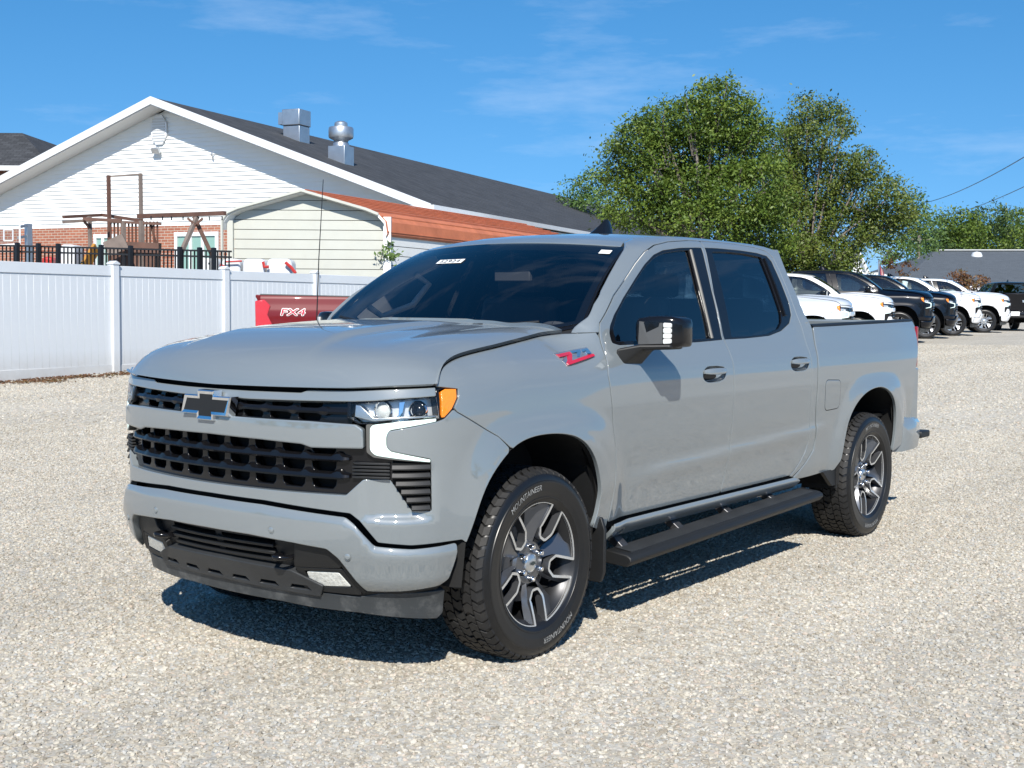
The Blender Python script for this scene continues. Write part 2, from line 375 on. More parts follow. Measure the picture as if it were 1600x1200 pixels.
# ================================================================ the grey pickup
mat('paint_grey', (.166, .188, .197), rough=.45, spec=.3, coat=1.0, coat_rough=.035, coat_ior=2.15)
mat('black_plastic', (.0075, .008, .0085), rough=.55, bump=.08, bscale=400, var=.15, vscale=8)
mat('gloss_black', (.006, .006, .007), rough=.14, spec=.4)
mat('liner_black', (.006, .006, .006), rough=.9)
mat('rubber', (.0095, .0095, .010), rough=.68, var=.3, vscale=9, dirt=(.09, .08, .065), dscale=5, damt=.16, bump=.05, bscale=90)
mat('rubber_side', (.0065, .0065, .007), rough=.36, var=.2, vscale=6, dirt=(.05, .045, .04), dscale=4, damt=.10)
mat('rim_dark', (.145, .15, .162), rough=.28, metal=.75, coat=.4)
mat('rim_machined', (.66, .66, .65), rough=.26, metal=.7)
mat('rim_barrel', (.03, .031, .034), rough=.35, metal=.6)
mat('chrome', (.85, .86, .88), rough=.06, metal=1.0)
mat('satin_silver', (.62, .63, .63), rough=.3, metal=.9)
mat('steel_dark', (.10, .10, .105), rough=.45, metal=.8, var=.3, vscale=14)
mat('amber', (.85, .23, .012), rough=.12, coat=1.0, bump=.35, bscale=120)
mat('tail_red', (.22, .006, .010), rough=.1, coat=1.0)
mat('running_light', (.70, .84, .79), rough=.25, coat=.6, emit=(.80, 1.0, .92), estr=.24)
mat('lamp_bowl', (.62, .63, .64), rough=.28, metal=.35)
mat('lamp_grey', (.60, .61, .59), rough=.25, coat=.6, var=.2, vscale=20)
mat('interior_dark', (.045, .045, .05), rough=.7)
mat('interior_trim', (.10, .102, .108), rough=.6)
mat('interior_light', (.62, .61, .58), rough=.7)
mat('badge_red', (.45, .012, .03), rough=.2, coat=.6)
mat('badge_blue', (.10, .25, .42), rough=.12, metal=.6, coat=.5)
mat('white_print', (.78, .78, .76), rough=.6)
mat('tyre_print', (.26, .26, .25), rough=.7, var=.6, vscale=18)
mat('scalp_grey', (.075, .077, .078), rough=.5, bump=.1, bscale=300)
mat('lamp_pink', (.50, .035, .05), rough=.2, coat=.6)
mat('ink_dark', (.03, .04, .04), rough=.6)
mat('skid_grey', (.024, .026, .028), rough=.5, var=.25, vscale=7, bump=.1, bscale=200)
mat('dam_grey', (.030, .034, .037), rough=.45, var=.2, vscale=5, dirt=(.3, .3, .29), dscale=9, damt=.28)
mat('satin_dark', (.10, .098, .09), rough=.5, metal=.2)
mat('fog_pale', (.60, .60, .55), rough=.25, coat=1., var=.25, vscale=40, bump=.4, bscale=70)
glass('glass_front', (.92, .95, .95), ior=1.8)
glass('glass_door', (.72, .80, .79), ior=1.8)
glass('glass_side', (.14, .19, .23), ior=1.85)
glass('lens_clear', (.92, .94, .95), ior=1.45)

def Ms(off=0.):
    """body surface with u < 0 on the passenger side"""
    def f(u, z):
        p = M(np.abs(u), z, off); p[:, 1] *= np.where(np.asarray(u) < 0, -1, 1); return p
    return f
def Mo(off=0.): return lambda u, z: M(u, z, off)
def X(pts): return [(_UX - x, z) for x, z in pts]                  # (x, z) on the flank -> (u, z)
def sym(pts): return [tuple(p) for p in pts] + [(-a, b) for a, b in reversed(pts) if abs(a) > 1e-6]

T = empty('pickup_truck', (0, 0, 0), label='grey crew cab pickup truck parked on gravel in the foreground', cat='pickup truck')

ARCH_F = [(.523, .585), (.508, .625), (.468, .729), (.409, .831), (.328, .904), (.242, .952), (.152, .975), (.018, .982), (-.115, .971), (-.215, .945), (-.29, .901), (-.359, .834), (-.407, .755), (-.436, .665), (-.432, .594), (-.41, .52)]
ARCH_R = [(-3.225, .56), (-3.254, .699), (-3.288, .799), (-3.346, .878), (-3.445, .945), (-3.569, .987), (-3.709, 1.004), (-3.843, .998), (-3.947, .965), (-4.045, .902), (-4.105, .823), (-4.135, .718), (-4.135, .607), (-4.128, .54)]
def smooth_line(pts, n=40):
    P_ = np.array(pts, float); t = np.r_[0, np.cumsum(np.hypot(*np.diff(P_, axis=0).T))]; q = np.linspace(0, t[-1], n)
    return [tuple(a) for a in np.stack([pchip(t, P_[:, 0], q) if 0 else cub(t, P_[:, 0], q), cub(t, P_[:, 1], q)], 1)]
AF, AR = smooth_line(ARCH_F, 46), smooth_line(ARCH_R, 44)
iseam = min(range(len(AF)), key=lambda i: abs(AF[i][0] - .262))
# ---- fenders
SEAM = np.array([(1.069, 1.2115), (1.084, 1.2345), (1.113, 1.262), (1.188, 1.2925), (1.294, 1.3125), (1.410, 1.3275), (1.728, 1.3605), (1.98, 1.386), (2.116, 1.400)])
_ts = np.r_[0, np.cumsum(np.hypot(*np.diff(SEAM, axis=0).T))]; _qs = np.linspace(0, _ts[-1], 40); SEAM_D = np.stack([cub(_ts, SEAM[:, 0], _qs), cub(_ts, SEAM[:, 1], _qs)], 1)
fend = [(_UX - a, b - .0012) for a, b in SEAM_D] + [(-.52, 1.404),
        (-.531, 1.38), (-.5235, 1.343), (-.5065, 1.279), (-.4925, 1.206), (-.5055, 1.123), (-.5225, 1.042), (-.5435, .942), (-.5635, .868), (-.572, .75), (-.570, .64), (-.553, .565), (-.545, .50), (-.47, .495)]
fend += [(-.412, .515)] + AF[::-1][1:len(AF) - iseam] + [(.282, .948), (.345, .9975), (.565, 1.108), (.578, 1.125), (.551, 1.163), (.547, 1.1985), (.60, 1.2045)]
FE = panel('fender', X(fend), Mo(), 'paint_grey', T, mirror=True, rnd=.003, step=.024)
# ---- doors, each with its window
win = np.array([(-.612, 1.356), (-.613, 1.40), (-.631, 1.436), (-.684, 1.488), (-.803, 1.568), (-.976, 1.667), (-1.11, 1.739), (-1.24, 1.794), (-1.351, 1.822), (-1.545, 1.843), (-1.735, 1.853), (-1.80, 1.8545), (-1.73, 1.62), (-1.682, 1.375), (-1.686, 1.353), (-1.40, 1.345), (-.80, 1.345), (-.66, 1.344)])
FD_T = [(-.5585, 1.447), (-.733, 1.578), (-1.041, 1.745), (-1.173, 1.807), (-1.295, 1.845), (-1.457, 1.870), (-1.706, 1.889), (-1.838, 1.8925)]
BSEAM = [(-1.805, 1.80), (-1.728, 1.60), (-1.687, 1.375), (-1.708, 1.30), (-1.716, 1.20), (-1.716, 1.10), (-1.724, .98), (-1.732, .88), (-1.738, .75), (-1.736, .64), (-1.732, .585), (-1.722, .518)]
fdoor = [(-.556, .518), (-.563, .585), (-.577, .65), (-.5785, .75), (-.5695, .868), (-.5495, .942), (-.5285, 1.042), (-.5115, 1.123), (-.4985, 1.206), (-.5125, 1.279), (-.5295, 1.343), (-.543, 1.402)] + FD_T + BSEAM
rd_top = [(-1.843, 1.8925), (-2.10, 1.8955), (-2.296, 1.8945), (-2.50, 1.882), (-2.60, 1.866), (-2.655, 1.83), (-2.675, 1.75), (-2.690, 1.60), (-2.695, 1.45), (-2.70, 1.35), (-2.715, 1.2), (-2.72, 1.05), (-2.735, .90), (-2.75, .80), (-2.757, .72), (-2.742, .66), (-2.70, .605), (-2.65, .556), (-2.60, .522)]
rdoor = [(x - .0055, z) for x, z in BSEAM[::-1]] + rd_top
winr = np.array([(-1.693, 1.354), (-1.692, 1.375), (-1.74, 1.62), (-1.812, 1.856), (-1.987, 1.860), (-2.266, 1.859), (-2.46, 1.852), (-2.585, 1.838), (-2.625, 1.802), (-2.643, 1.677), (-2.650, 1.558), (-2.627, 1.485), (-2.568, 1.437), (-2.424, 1.392), (-2.248, 1.366), (-1.95, 1.356)])
def poly_in(poly, d):
    P_ = dens(poly, .02); P_ = P_ if area2(P_) > 0 else P_[::-1]; return inset2(P_, d)[0]
def door(name, out, w, gl, hx, hz):
    cup = [(hx + .128, hz - .018), (hx + .115, hz + .012), (hx + .075, hz + .034), (hx - .03, hz + .034), (hx - .115, hz + .026), (hx - .128, hz - .006), (hx - .118, hz - .036), (hx - .05, hz - .050), (hx + .06, hz - .050), (hx + .105, hz - .040)]
    d = panel(name, roundpoly(X(out), .012, 2), Mo(), 'paint_grey', T, holes=[roundpoly(X(w), .01, 2), roundpoly(X(cup), .02, 3)], mirror=True, rnd=.0025, step=.024)
    fr = panel('window_frame', poly_in(X(w), .001), Mo(-.004), 'gloss_black', None, holes=[gl], mirror=True, rnd=.002, depth=.025, step=.03)
    pn = panel('window', [tuple(p) for p in inset2(dens(gl, .03) if area2(dens(gl, .03)) > 0 else dens(gl, .03)[::-1], -.008)[0]], Mo(-.014), 'glass_door' if name == 'front_door' else 'glass_side', None, mirror=True, rnd=.001, depth=.004, step=.05)
    for k in (0, 1): fr[k].parent = d[k]; pn[k].parent = d[k]
    # handle: recessed cup and pull
    for k, s in ((0, 1), (1, -1)):
        h = MB(); lo_ = roundpoly(cup, .02, 3); n_ = len(lo_); cx_, cz_ = hx, hz - .006
        for f_, dp_ in ((1.02, .006), (.97, .022), (.82, .034), (.4, .040)):
            h.v += [(cx_ + (a - cx_) * f_, s * (M(_UX - (cx_ + (a - cx_) * f_), cz_ + (b - cz_) * f_)[0][1] - dp_), cz_ + (b - cz_) * f_) for a, b in lo_]
        for r_ in range(3):
            for q_ in range(n_): h.f.append((r_ * n_ + q_, r_ * n_ + (q_ + 1) % n_, (r_ + 1) * n_ + (q_ + 1) % n_, (r_ + 1) * n_ + q_)); h.m.append(0)
        h.f.append(tuple(3 * n_ + q_ for q_ in range(n_))); h.m.append(0)
        h.build('handle_cup', 'paint_grey', d[k], smooth=60)
        g = MB(); sec = [(-.016, 0), (-.012, .012), (.006, .014), (.017, .006), (.018, -.004), (-.012, -.006)]; N_ = 13
        for i in range(N_):
            t = -1 + 2 * i / (N_ - 1); xx = hx - .005 + t * .118; bulge = .014 * (1 - abs(t) ** 3); sc = .55 + .45 * (1 - abs(t) ** 4)
            yy = M(_UX - xx, hz + .0)[0][1]
            g.v += [(xx, s * (yy + bulge + b * sc), hz + .006 + a * sc) for a, b in sec]
        for i in range(N_ - 1):
            for j in range(6):
                a, b = i * 6 + j, i * 6 + (j + 1) % 6; g.f.append((a, b, b + 6, a + 6)); g.m.append(0)
        g.f += [tuple(range(6)), tuple((N_ - 1) * 6 + j for j in range(6))]; g.m += [0, 0]
        g.build('handle', 'paint_grey', d[k], smooth=60)
    return d
gF = roundpoly(X([(-.650, 1.362), (-.655, 1.42), (-.715, 1.49), (-.825, 1.566), (-.99, 1.66), (-1.12, 1.73), (-1.245, 1.78), (-1.36, 1.807), (-1.545, 1.828), (-1.640, 1.833), (-1.585, 1.62), (-1.548, 1.362)]), .012, 3)
gR = roundpoly(X([(-1.795, 1.368), (-1.855, 1.62), (-1.90, 1.835), (-2.10, 1.842), (-2.30, 1.840), (-2.505, 1.826), (-2.505, 1.65), (-2.50, 1.50), (-2.468, 1.445), (-2.40, 1.405), (-2.25, 1.378), (-2.0, 1.368)]), .012, 3)
D1 = door('front_door', fdoor, win, gF, -1.500, 1.185)
D2 = door('rear_door', rdoor, winr, gR, -2.555, 1.205)
for k, s in ((0, 1), (1, -1)):
    b = MB()                                                        # window channel strips
    for pts, w_ in (([(-1.655, 1.835), (-1.602, 1.62), (-1.565, 1.362)], .009),):
        b.tube([tuple(np.array([1, s, 1]) * M(_UX - x, z, .0)[0]) for x, z in pts], w_, 6)
    b.build('window_channel', 'satin_dark', D1[k], smooth=60)
    b = MB().tube([tuple(np.array([1, s, 1]) * M(_UX - x, z, -.001)[0]) for x, z in [(-2.535, 1.82), (-2.54, 1.65), (-2.535, 1.48)]], .014, 6)
    b.build('window_channel', 'gloss_black', D2[k], smooth=60)
# ---- cab frame (A-pillar, roof rail, C-pillar, rear corner)
ztop = lambda x: np.interp(x, [-2.80, -2.76, -2.72, -2.65, -2.5, -2.3, -2.0, -1.7, -1.45, -1.28, -1.15, -1.07], [1.846, 1.868, 1.884, 1.898, 1.909, 1.914, 1.916, 1.912, 1.901, 1.884, 1.858, 1.829])
ain = [(-.43, 1.4055), (-.478, 1.444), (-.527, 1.477), (-.597, 1.537), (-.686, 1.600), (-.812, 1.678), (-.934, 1.751), (-1.076, 1.825)]
frame = ain + [(x, float(ztop(x))) for x in (-1.15, -1.28, -1.45, -1.7, -2.0, -2.3, -2.5, -2.65, -2.72, -2.755)] + [(-2.765, 1.82), (-2.772, 1.73), (-2.793, 1.61), (-2.808, 1.50), (-2.815, 1.42), (-2.806, 1.30), (-2.80, 1.15), (-2.805, .93), (-2.825, .82), (-2.838, .72), (-2.83, .66), (-2.775, .60), (-2.71, .548), (-2.64, .508)]
frame += [(-2.605, .5165), (-2.655, .550), (-2.705, .600), (-2.7475, .656), (-2.7625, .72), (-2.7555, .80), (-2.7405, .90), (-2.7255, 1.05), (-2.7205, 1.2), (-2.7055, 1.35), (-2.7005, 1.45), (-2.6955, 1.60), (-2.6805, 1.75), (-2.660, 1.833), (-2.603, 1.8705), (-2.50, 1.8865), (-2.296, 1.899), (-2.10, 1.900), (-1.84, 1.897), (-1.706, 1.8935), (-1.457, 1.8745), (-1.293, 1.8495), (-1.170, 1.8115), (-1.037, 1.7495), (-.7285, 1.5815), (-.5540, 1.4500), (-.538, 1.4055)]
panel('cab_frame', X(frame), Mo(), 'paint_grey', T, mirror=True, rnd=.003, step=.028)
# ---- roof
def roof_s(x, w):
    x = np.atleast_1d(x); w = np.atleast_1d(w); x, w = np.broadcast_arrays(x, w)
    xx = x + .10 * (1 - np.abs(w) ** 2.2) * sstep(-1.5, -1.07, x); ye = M(_UX - x, ztop(x))[:, 1] - .006
    cr = np.interp(x, [-2.8, -2.6, -2.0, -1.4, -1.07], [.02, .026, .030, .030, .028])
    return np.stack([xx, w * ye, ztop(x) + cr * (1 - np.abs(w) ** 2.3)], 1)
rp = [(-1.078, -1), (-1.078, 1), (-1.3, 1), (-1.8, 1), (-2.4, 1), (-2.7, 1), (-2.765, 1), (-2.765, -1), (-2.4, -1), (-1.8, -1), (-1.3, -1)]
panel('roof', rp, lambda a, b: roof_s(a, b), 'paint_grey', T, step=.05, rnd=.004)
def vec(*a): return np.array(a, float)
# ---- windshield
_wb = Table([0, .3, .55, .72, .80], [0, 1, 2], [[-.29, 0, 1.385], [-.315, 0, 1.385], [-.39, 0, 1.39], [-.475, 0, 1.40], [-.55, 0, 1.42]], fu=cub)
def wind(y, v):
    y = np.atleast_1d(np.asarray(y, float)); v = np.atleast_1d(np.asarray(v, float)); y, v = np.broadcast_arrays(y, v)
    t = y                                                           # -1..1 across
    yb, yt = .835 * t, .692 * t
    xb = -.300 - .205 * np.abs(t) ** 2.4; zb = 1.375 + .075 * np.abs(t) ** 3
    xt = -.985 - .098 * np.abs(t) ** 2.0; zt = 1.862 - .034 * np.abs(t) ** 2.2
    bul = .035 * (4 * v * (1 - v))
    return np.stack([xb + (xt - xb) * v + bul * .55, yb + (yt - yb) * v, zb + (zt - zb) * v + bul * .75], 1)
panel('windshield', [(1, 0), (1, 1), (-1, 1), (-1, 0)], lambda a, b: wind(a, b), 'glass_front', T, step=.06, rnd=.001, depth=.004)
panel('windshield_trim', [(1.012, -.03), (1.012, 1.02), (-1.012, 1.02), (-1.012, -.03)], lambda a, b: wind(a, b) - vec(.002, 0, .003), 'gloss_black', T, step=.06, rnd=.001, depth=.012, holes=[[(.955, .04), (.955, .90), (.5, .925), (0, .93), (-.5, .925), (-.955, .90), (-.955, .04)]])
# cowl and wipers
panel('cowl', [(1.0, -.17), (1.0, .03), (-1.0, .03), (-1.0, -.17)], lambda a, b: wind(a, b) - vec(0, 0, .012), 'black_plastic', T, step=.06, rnd=.002)
for y0, y1 in ((-.10, .62), (-.68, -.06)):
    w_ = MB(); pts = [tuple(wind(np.array([a / .8]), np.array([.045 + .02 * math.sin(3 * (a - y0) / (y1 - y0))]))[0] + vec(.012, 0, .016)) for a in np.linspace(y0, y1, 9)]
    w_.tube(pts, .007, 6); w_.tube([pts[5], tuple(np.array(pts[1]) + vec(.09, 0, -.03))], .009, 6); w_.build('wiper', 'black_plastic', T, smooth=50)
# ---- hood
_ss = np.array([0, .04, .085, .15, .22, .32, .60, .84, 1.0])
_kd = np.interp(np.linspace(0, 1, 40), _ts / _ts[-1], _ss)      # hood parameter along the dense seam
_SP = M(SEAM[:, 0], SEAM[:, 1]) - np.array([0, .002, 0]); _SD = M(SEAM_D[:, 0], SEAM_D[:, 1]) - np.array([0, .002, 0])
_cx = np.array([.958, .945, .905, .82, .72, .58, .18, -.14, -.345]); _cz = np.array([1.190, 1.235, 1.290, 1.340, 1.3675, 1.391, 1.424, 1.437, 1.437])
def zlip(u): return np.interp(np.abs(u), [0, .47, .70, .87, 1.069], [1.1885, 1.1945, 1.198, 1.206, 1.2115])
def hood_s(s, w):
    s = np.atleast_1d(np.asarray(s, float)); w = np.atleast_1d(np.asarray(w, float)); s, w = np.broadcast_arrays(s, w); a = np.abs(w)
    sx, sy, sz = (np.interp(s, _kd, _SD[:, k]) + (_SD[-1, k] - _SD[-2, k]) / (_kd[-1] - _kd[-2]) * np.maximum(s - 1, 0) + (_SD[1, k] - _SD[0, k]) / (_kd[1] - _kd[0]) * np.minimum(s, 0) for k in range(3)); cx, cz = cub(_ss, _cx, s), cub(_ss, _cz, s)
    g = pchip([0, .3, .55, .74, .86, .94, 1.0, 1.1], [0, .015, .05, .13, .31, .58, 1.0, 1.6], a)
    x = cx + (sx - cx) * a ** 3.0; y = sy * w; z = cz - (cz - sz) * g
    ws = .46 - .10 * s                                              # raised middle with two creases
    z = z + .021 * (1 - sstep(ws - .025, ws + .045, a)) * sstep(.06, .35, s) * (1 - .75 * sstep(.72, 1.0, s)) - .009 * np.exp(-((a - .66) / .10) ** 2) * sstep(.12, .4, s)
    uu = a * 1.069; L = M(uu, zlip(uu)) + np.array([.004, 0, 0]); f0 = np.stack([_cx[0] + (_SP[0, 0] - _cx[0]) * a ** 3.0, _SP[0, 1] * a, _cz[0] - (_cz[0] - _SP[0, 2]) * g], 1)
    k = np.clip(1 - s / .34, 0, 1) ** 2; d = (L - f0) * k[:, None]
    return np.stack([x + d[:, 0], y + d[:, 1] * np.sign(w), z + d[:, 2] * np.clip(1 - s / .15, 0, 1)], 1)
panel('hood', [(0, -1), (1, -1), (1.0, -.5), (1.0, 0), (1.0, .5), (1, 1), (0, 1)], lambda a, b: hood_s(b, a)[:, :] if 0 else hood_s(a, b), 'paint_grey', T, step=.028, rnd=.004)
# ---- rocker panels
def rock_s(u, z):
    z = np.asarray(z, float); o = pchip([.38, .425, .455, .485, .502, .513, .53], [-.03, .0, .028, .046, .047, .034, .0], z); p = M(u, z); p[:, 1] += o; return p
panel('rocker', X([(-.558, .422), (-.552, .47), (-.558, .512), (-1.2, .5135), (-2.0, .5135), (-2.60, .5135), (-2.66, .490), (-2.66, .46), (-2.64, .44)]), rock_s, 'paint_grey', T, mirror=True, rnd=.003, step=.015)
# ---- bed sides
bed = [(-2.834, 1.412), (-2.825, 1.30), (-2.819, 1.15), (-2.824, .93), (-2.844, .82), (-2.858, .72), (-2.849, .655), (-2.781, .592), (-2.716, .540), (-2.66, .500), (-2.72, .488), (-3.17, .50)] + AR + [(-4.18, .545), (-4.42, .60), (-4.50, .66), (-4.56, .80), (-4.56, .98), (-4.56, 1.10), (-4.60, 1.18), (-4.66, 1.30), (-4.66, 1.438), (-4.3, 1.434), (-3.535, 1.423)]
BS = panel('bed_side', roundpoly(X(bed), .01, 2), Mo(), 'paint_grey', T, mirror=True, rnd=.004, step=.026)
for k, s in ((0, 1), (1, -1)):                                      # fuel door groove (driver's side)
    if k == 0:
        fd = roundpoly(X([(-2.925, 1.085), (-3.155, 1.075), (-3.165, .90), (-2.945, .895)]), .04, 5)
        panel('fuel_door', fd, Mo(.0025), 'paint_grey', BS[0], rnd=.004, depth=.003)
        ol = [tuple(p) for p in inset2(dens(fd, .02) if area2(dens(fd, .02)) > 0 else dens(fd, .02)[::-1], -.004)[0]]
        panel('fuel_door_gap', ol, Mo(.0006), 'liner_black', BS[0], rnd=.001, depth=.002, holes=[fd])
    r = MB()                                                        # rail cap
    xs = np.linspace(-2.825, -4.66, 14); zs = np.interp(-xs, [2.82, 3.535, 4.66], [1.412, 1.423, 1.4385])
    for x_, z_ in zip(xs, zs):
        y_ = M(_UX - x_, z_)[0][1]; r.v += [(x_, s * (y_ + .002), z_ + .001), (x_, s * (y_ - .004), z_ + .013), (x_, s * (y_ - .05), z_ + .016), (x_, s * (y_ - .085), z_ + .010), (x_, s * (y_ - .09), z_ - .45)]
    for i in range(13):
        for j in range(4): a = i * 5 + j; r.f.append((a, a + 1, a + 6, a + 5)); r.m.append(0)
    r.build('bed_rail', 'black_plastic', T, smooth=40)
b = MB().b2((-2.84, -.90, .78), (-4.66, .90, .80)); b.b2((-2.86, -.90, .78), (-2.90, .90, 1.40)); b.build('bed_floor', 'black_plastic', T)
t_ = MB(); t_.prism([(-4.655, .72), (-4.70, .75), (-4.705, 1.38), (-4.73, 1.42), (-4.72, 1.445), (-4.65, 1.44)], -.80, .80, 'XZ'); t_.build('tailgate', 'paint_grey', T, bevel=.012)
for s in (1, -1):
    l_ = MB(); pr = [(-4.60, 1.13), (-4.69, 1.10), (-4.70, 1.12), (-4.70, 1.40), (-4.665, 1.40), (-4.665, 1.30), (-4.615, 1.19)]
    l_.prism(pr, s * .81, s * .940, 'XZ'); l_.build('tail_light', 'tail_red', T, bevel=.008)
    m_ = MB(); m_.prism([(-4.565, .70), (-4.70, .72), (-4.70, 1.098), (-4.575, 1.098)], s * .79, s * .948, 'XZ'); m_.build('rear_corner', 'paint_grey', T, bevel=.01)
bp = MB(); pl = [(.985, -4.30), (.985, -4.52), (.95, -4.72), (.80, -4.82), (0, -4.86)]; pl = pl + [(-y, x) for y, x in reversed(pl[:-1])]
for y_, x_ in pl: bp.v += [(x_, y_, .52), (x_ - .015, y_ * 1.008, .60), (x_ - .012, y_ * 1.008, .70), (x_ + .03, y_ * .985, .745), (x_ + .10, y_ * .93, .745), (x_ + .10, y_ * .93, .52)]
for i in range(len(pl) - 1):
    for j in range(5): a = i * 6 + j; bp.f.append((a, a + 1, a + 7, a + 6)); bp.m.append(0)
n = len(pl); bp.f += [tuple(range(6)), tuple((n - 1) * 6 + j for j in range(6))]; bp.m += [0, 0]
bp.build('rear_bumper', 'paint_grey', T, smooth=45, bevel=.006)
MB().box((-4.90, 0, .55), (.16, 1.5, .07)).box((-4.86, .88, .60), (.18, .16, .05)).build('rear_step', 'black_plastic', T, bevel=.01)
# ---- cab back wall with rear window
bw = MB(); bw.b2((-2.80, -.93, .7), (-2.765, .93, 1.44)); 
for s_ in (1, -1): bw.prism([(s_ * .915, 1.44), (s_ * .72, 1.882), (s_ * .60, 1.882), (s_ * .60, 1.82), (s_ * .74, 1.50), (s_ * .74, 1.44)], -2.795, -2.75, 'YZ')
bw.b2((-2.795, -.60, 1.82), (-2.75, .60, 1.90)); bw.b2((-2.795, -.74, 1.44), (-2.75, .74, 1.50))
bw.build('cab_back', 'paint_grey', T)
MB().prism([(-.74, 1.50), (.74, 1.50), (.60, 1.82), (-.60, 1.82)], -2.775, -2.770, 'YZ').build('rear_window', 'glass_side', T)
# ================================================================ front end
Sg = Ms()
ub = [(0, 1.142), (.22, 1.142), (.51, 1.147), (.715, 1.151), (.80, 1.155), (.90, 1.1645), (1.06, 1.173), (1.062, 1.2065), (.87, 1.200), (.70, 1.192), (.50, 1.188), (.47, 1.176), (.2, 1.173), (0, 1.173)]
panel('upper_grille_bar', roundpoly(sym(ub), .006, 2), Sg, 'paint_grey', T, step=.03, rnd=.004, depth=.03)
mb_ = [(0, .988), (.30, .984), (.50, .978), (.545, .966), (.766, .971), (.763, 1.045), (.733, 1.063), (.53, 1.069), (.22, 1.068), (0, 1.068)]
panel('middle_grille_bar', roundpoly(sym(mb_), .008, 3), Ms(.008), 'paint_grey', T, step=.03, rnd=.007, depth=.035)
low = [(0, .781), (.30, .782), (.692, .785), (.763, .849), (.866, .850), (.958, .728), (1.038, .725), (1.034, .915), (1.031, .930), (.871, .964), (.857, .980), (.857, 1.020), (.866, 1.040), (1.055, 1.072), (1.095, 1.0835), (1.138, 1.1175), (1.150, 1.107), (1.378, .993)]
arcu = [(_UX - x, z) for x, z in AF if z < .938 and x > 0][::-1]
low += [(1.432, .945)] + arcu + [(1.178, .600), (.955, .594), (.822, .606), (.750, .688), (.710, .716), (.308, .738), (0, .740)]
dish = lambda u, z: np.exp(-(((np.abs(u) - .90) / .12) ** 4)) * sstep(.672, .70, z) * sstep(.93, .86, z) * -.030
def low_s(u, z):
    p = Sg(u, z); q = Ms(-1.)(u, z); d = (p - q); return p + d * dish(np.asarray(u), np.asarray(z))[:, None]
panel('front_fascia', roundpoly(sym(low), .006, 2), low_s, 'paint_grey', T, step=.024, rnd=.003, depth=.03)
# bumper
def bump_s(u, z):
    z = np.asarray(z, float); a = np.abs(np.asarray(u, float)); top = np.interp(a, [0, .3, .70, .744, .81, .95, 1.2], [.735, .732, .711, .685, .601, .589, .597])
    o = .030 - .022 * np.clip(1 - (top - z) / .045, 0, 1) ** 2 - .03 * np.clip((.46 - z) / .07, 0, 1.3) ** 2 - .02 * sstep(1.05, 1.2, a)
    p = Ms(0)(u, z); q = Ms(-1.)(u, z); return p + (p - q) * o[:, None]
bmp = [(0, .600), (.25, .598), (.47, .586), (.621, .574), (.667, .538), (.757, .398), (.924, .402), (1.10, .416), (1.136, .44), (1.150, .52), (1.152, .590), (.955, .582), (.812, .594), (.738, .676), (.700, .703), (.308, .7245), (0, .727)]
BU = panel('front_bumper', roundpoly(sym(bmp), .012, 3), bump_s, 'paint_grey', T, step=.026, rnd=.004, depth=.05)
for a, z_ in ((.367, .628), (.707, .549), (-.367, .628), (-.707, .549)):
    p = bump_s(np.array([a]), np.array([z_]))[0]; q = Ms(-1.)(np.array([a]), np.array([z_]))[0]; nrm = Vector(p - Ms(0)(np.array([a]), np.array([z_]))[0] + (Ms(0)(np.array([a]), np.array([z_]))[0] - q)).normalized()
    s_ = MB().lathe([(0, .0035), (.009, .0035), (.0115, .002), (.012, -.004), (.0145, -.004), (.0155, .0015), (.017, -.006)], 'Z', n=16); s_.xf(Matrix.Translation(Vector(p)) @ nrm.to_track_quat('Z', 'Y').to_matrix().to_4x4()); s_.build('parking_sensor', 'paint_grey', BU, smooth=40)
# dark shell behind everything at the front, and along the flanks
panel('nose_liner', [(-1.16, .34), (1.16, .34), (1.14, 1.19), (-1.14, 1.19)], Ms(-.085), 'liner_black', T, step=.08, rnd=.001)
lin = [(-.45, .47), (-.46, .66), (-.42, .76), (-.37, .85), (-.2, .96), (.02, 1.0), (.25, .97), (.42, .85), (.50, .72), (.60, .72), (.58, 1.19), (.50, 1.26), (.3, 1.30), (-.3, 1.365), (-.56, 1.38), (-.62, 1.33), (-2.70, 1.33), (-2.80, 1.395), (-4.60, 1.40), (-4.52, .7), (-4.15, .56), (-4.155, .72), (-4.06, .91), (-3.95, .98), (-3.71, 1.02), (-3.44, .96), (-3.27, .81), (-3.20, .56), (-2.6, .47)]
panel('side_liner', X(lin), Mo(-.035), 'liner_black', T, step=.08, rnd=.001, depth=.002, mirror=True)
lp = [(-.60, 1.40), (-.73, 1.53), (-1.06, 1.745), (-1.19, 1.80), (-1.31, 1.838), (-1.46, 1.862), (-1.7, 1.88), (-2.3, 1.886), (-2.50, 1.874), (-2.62, 1.84), (-2.67, 1.75), (-2.685, 1.5), (-2.70, 1.33), (-2.75, 1.33), (-2.73, 1.6), (-2.72, 1.83), (-2.6, 1.89), (-2.3, 1.905), (-1.7, 1.90), (-1.3, 1.865), (-1.1, 1.80), (-.75, 1.60), (-.57, 1.46)]
panel('pillar_liner', X(lp), Mo(-.02), 'liner_black', T, step=.06, rnd=.001, depth=.002, mirror=True)
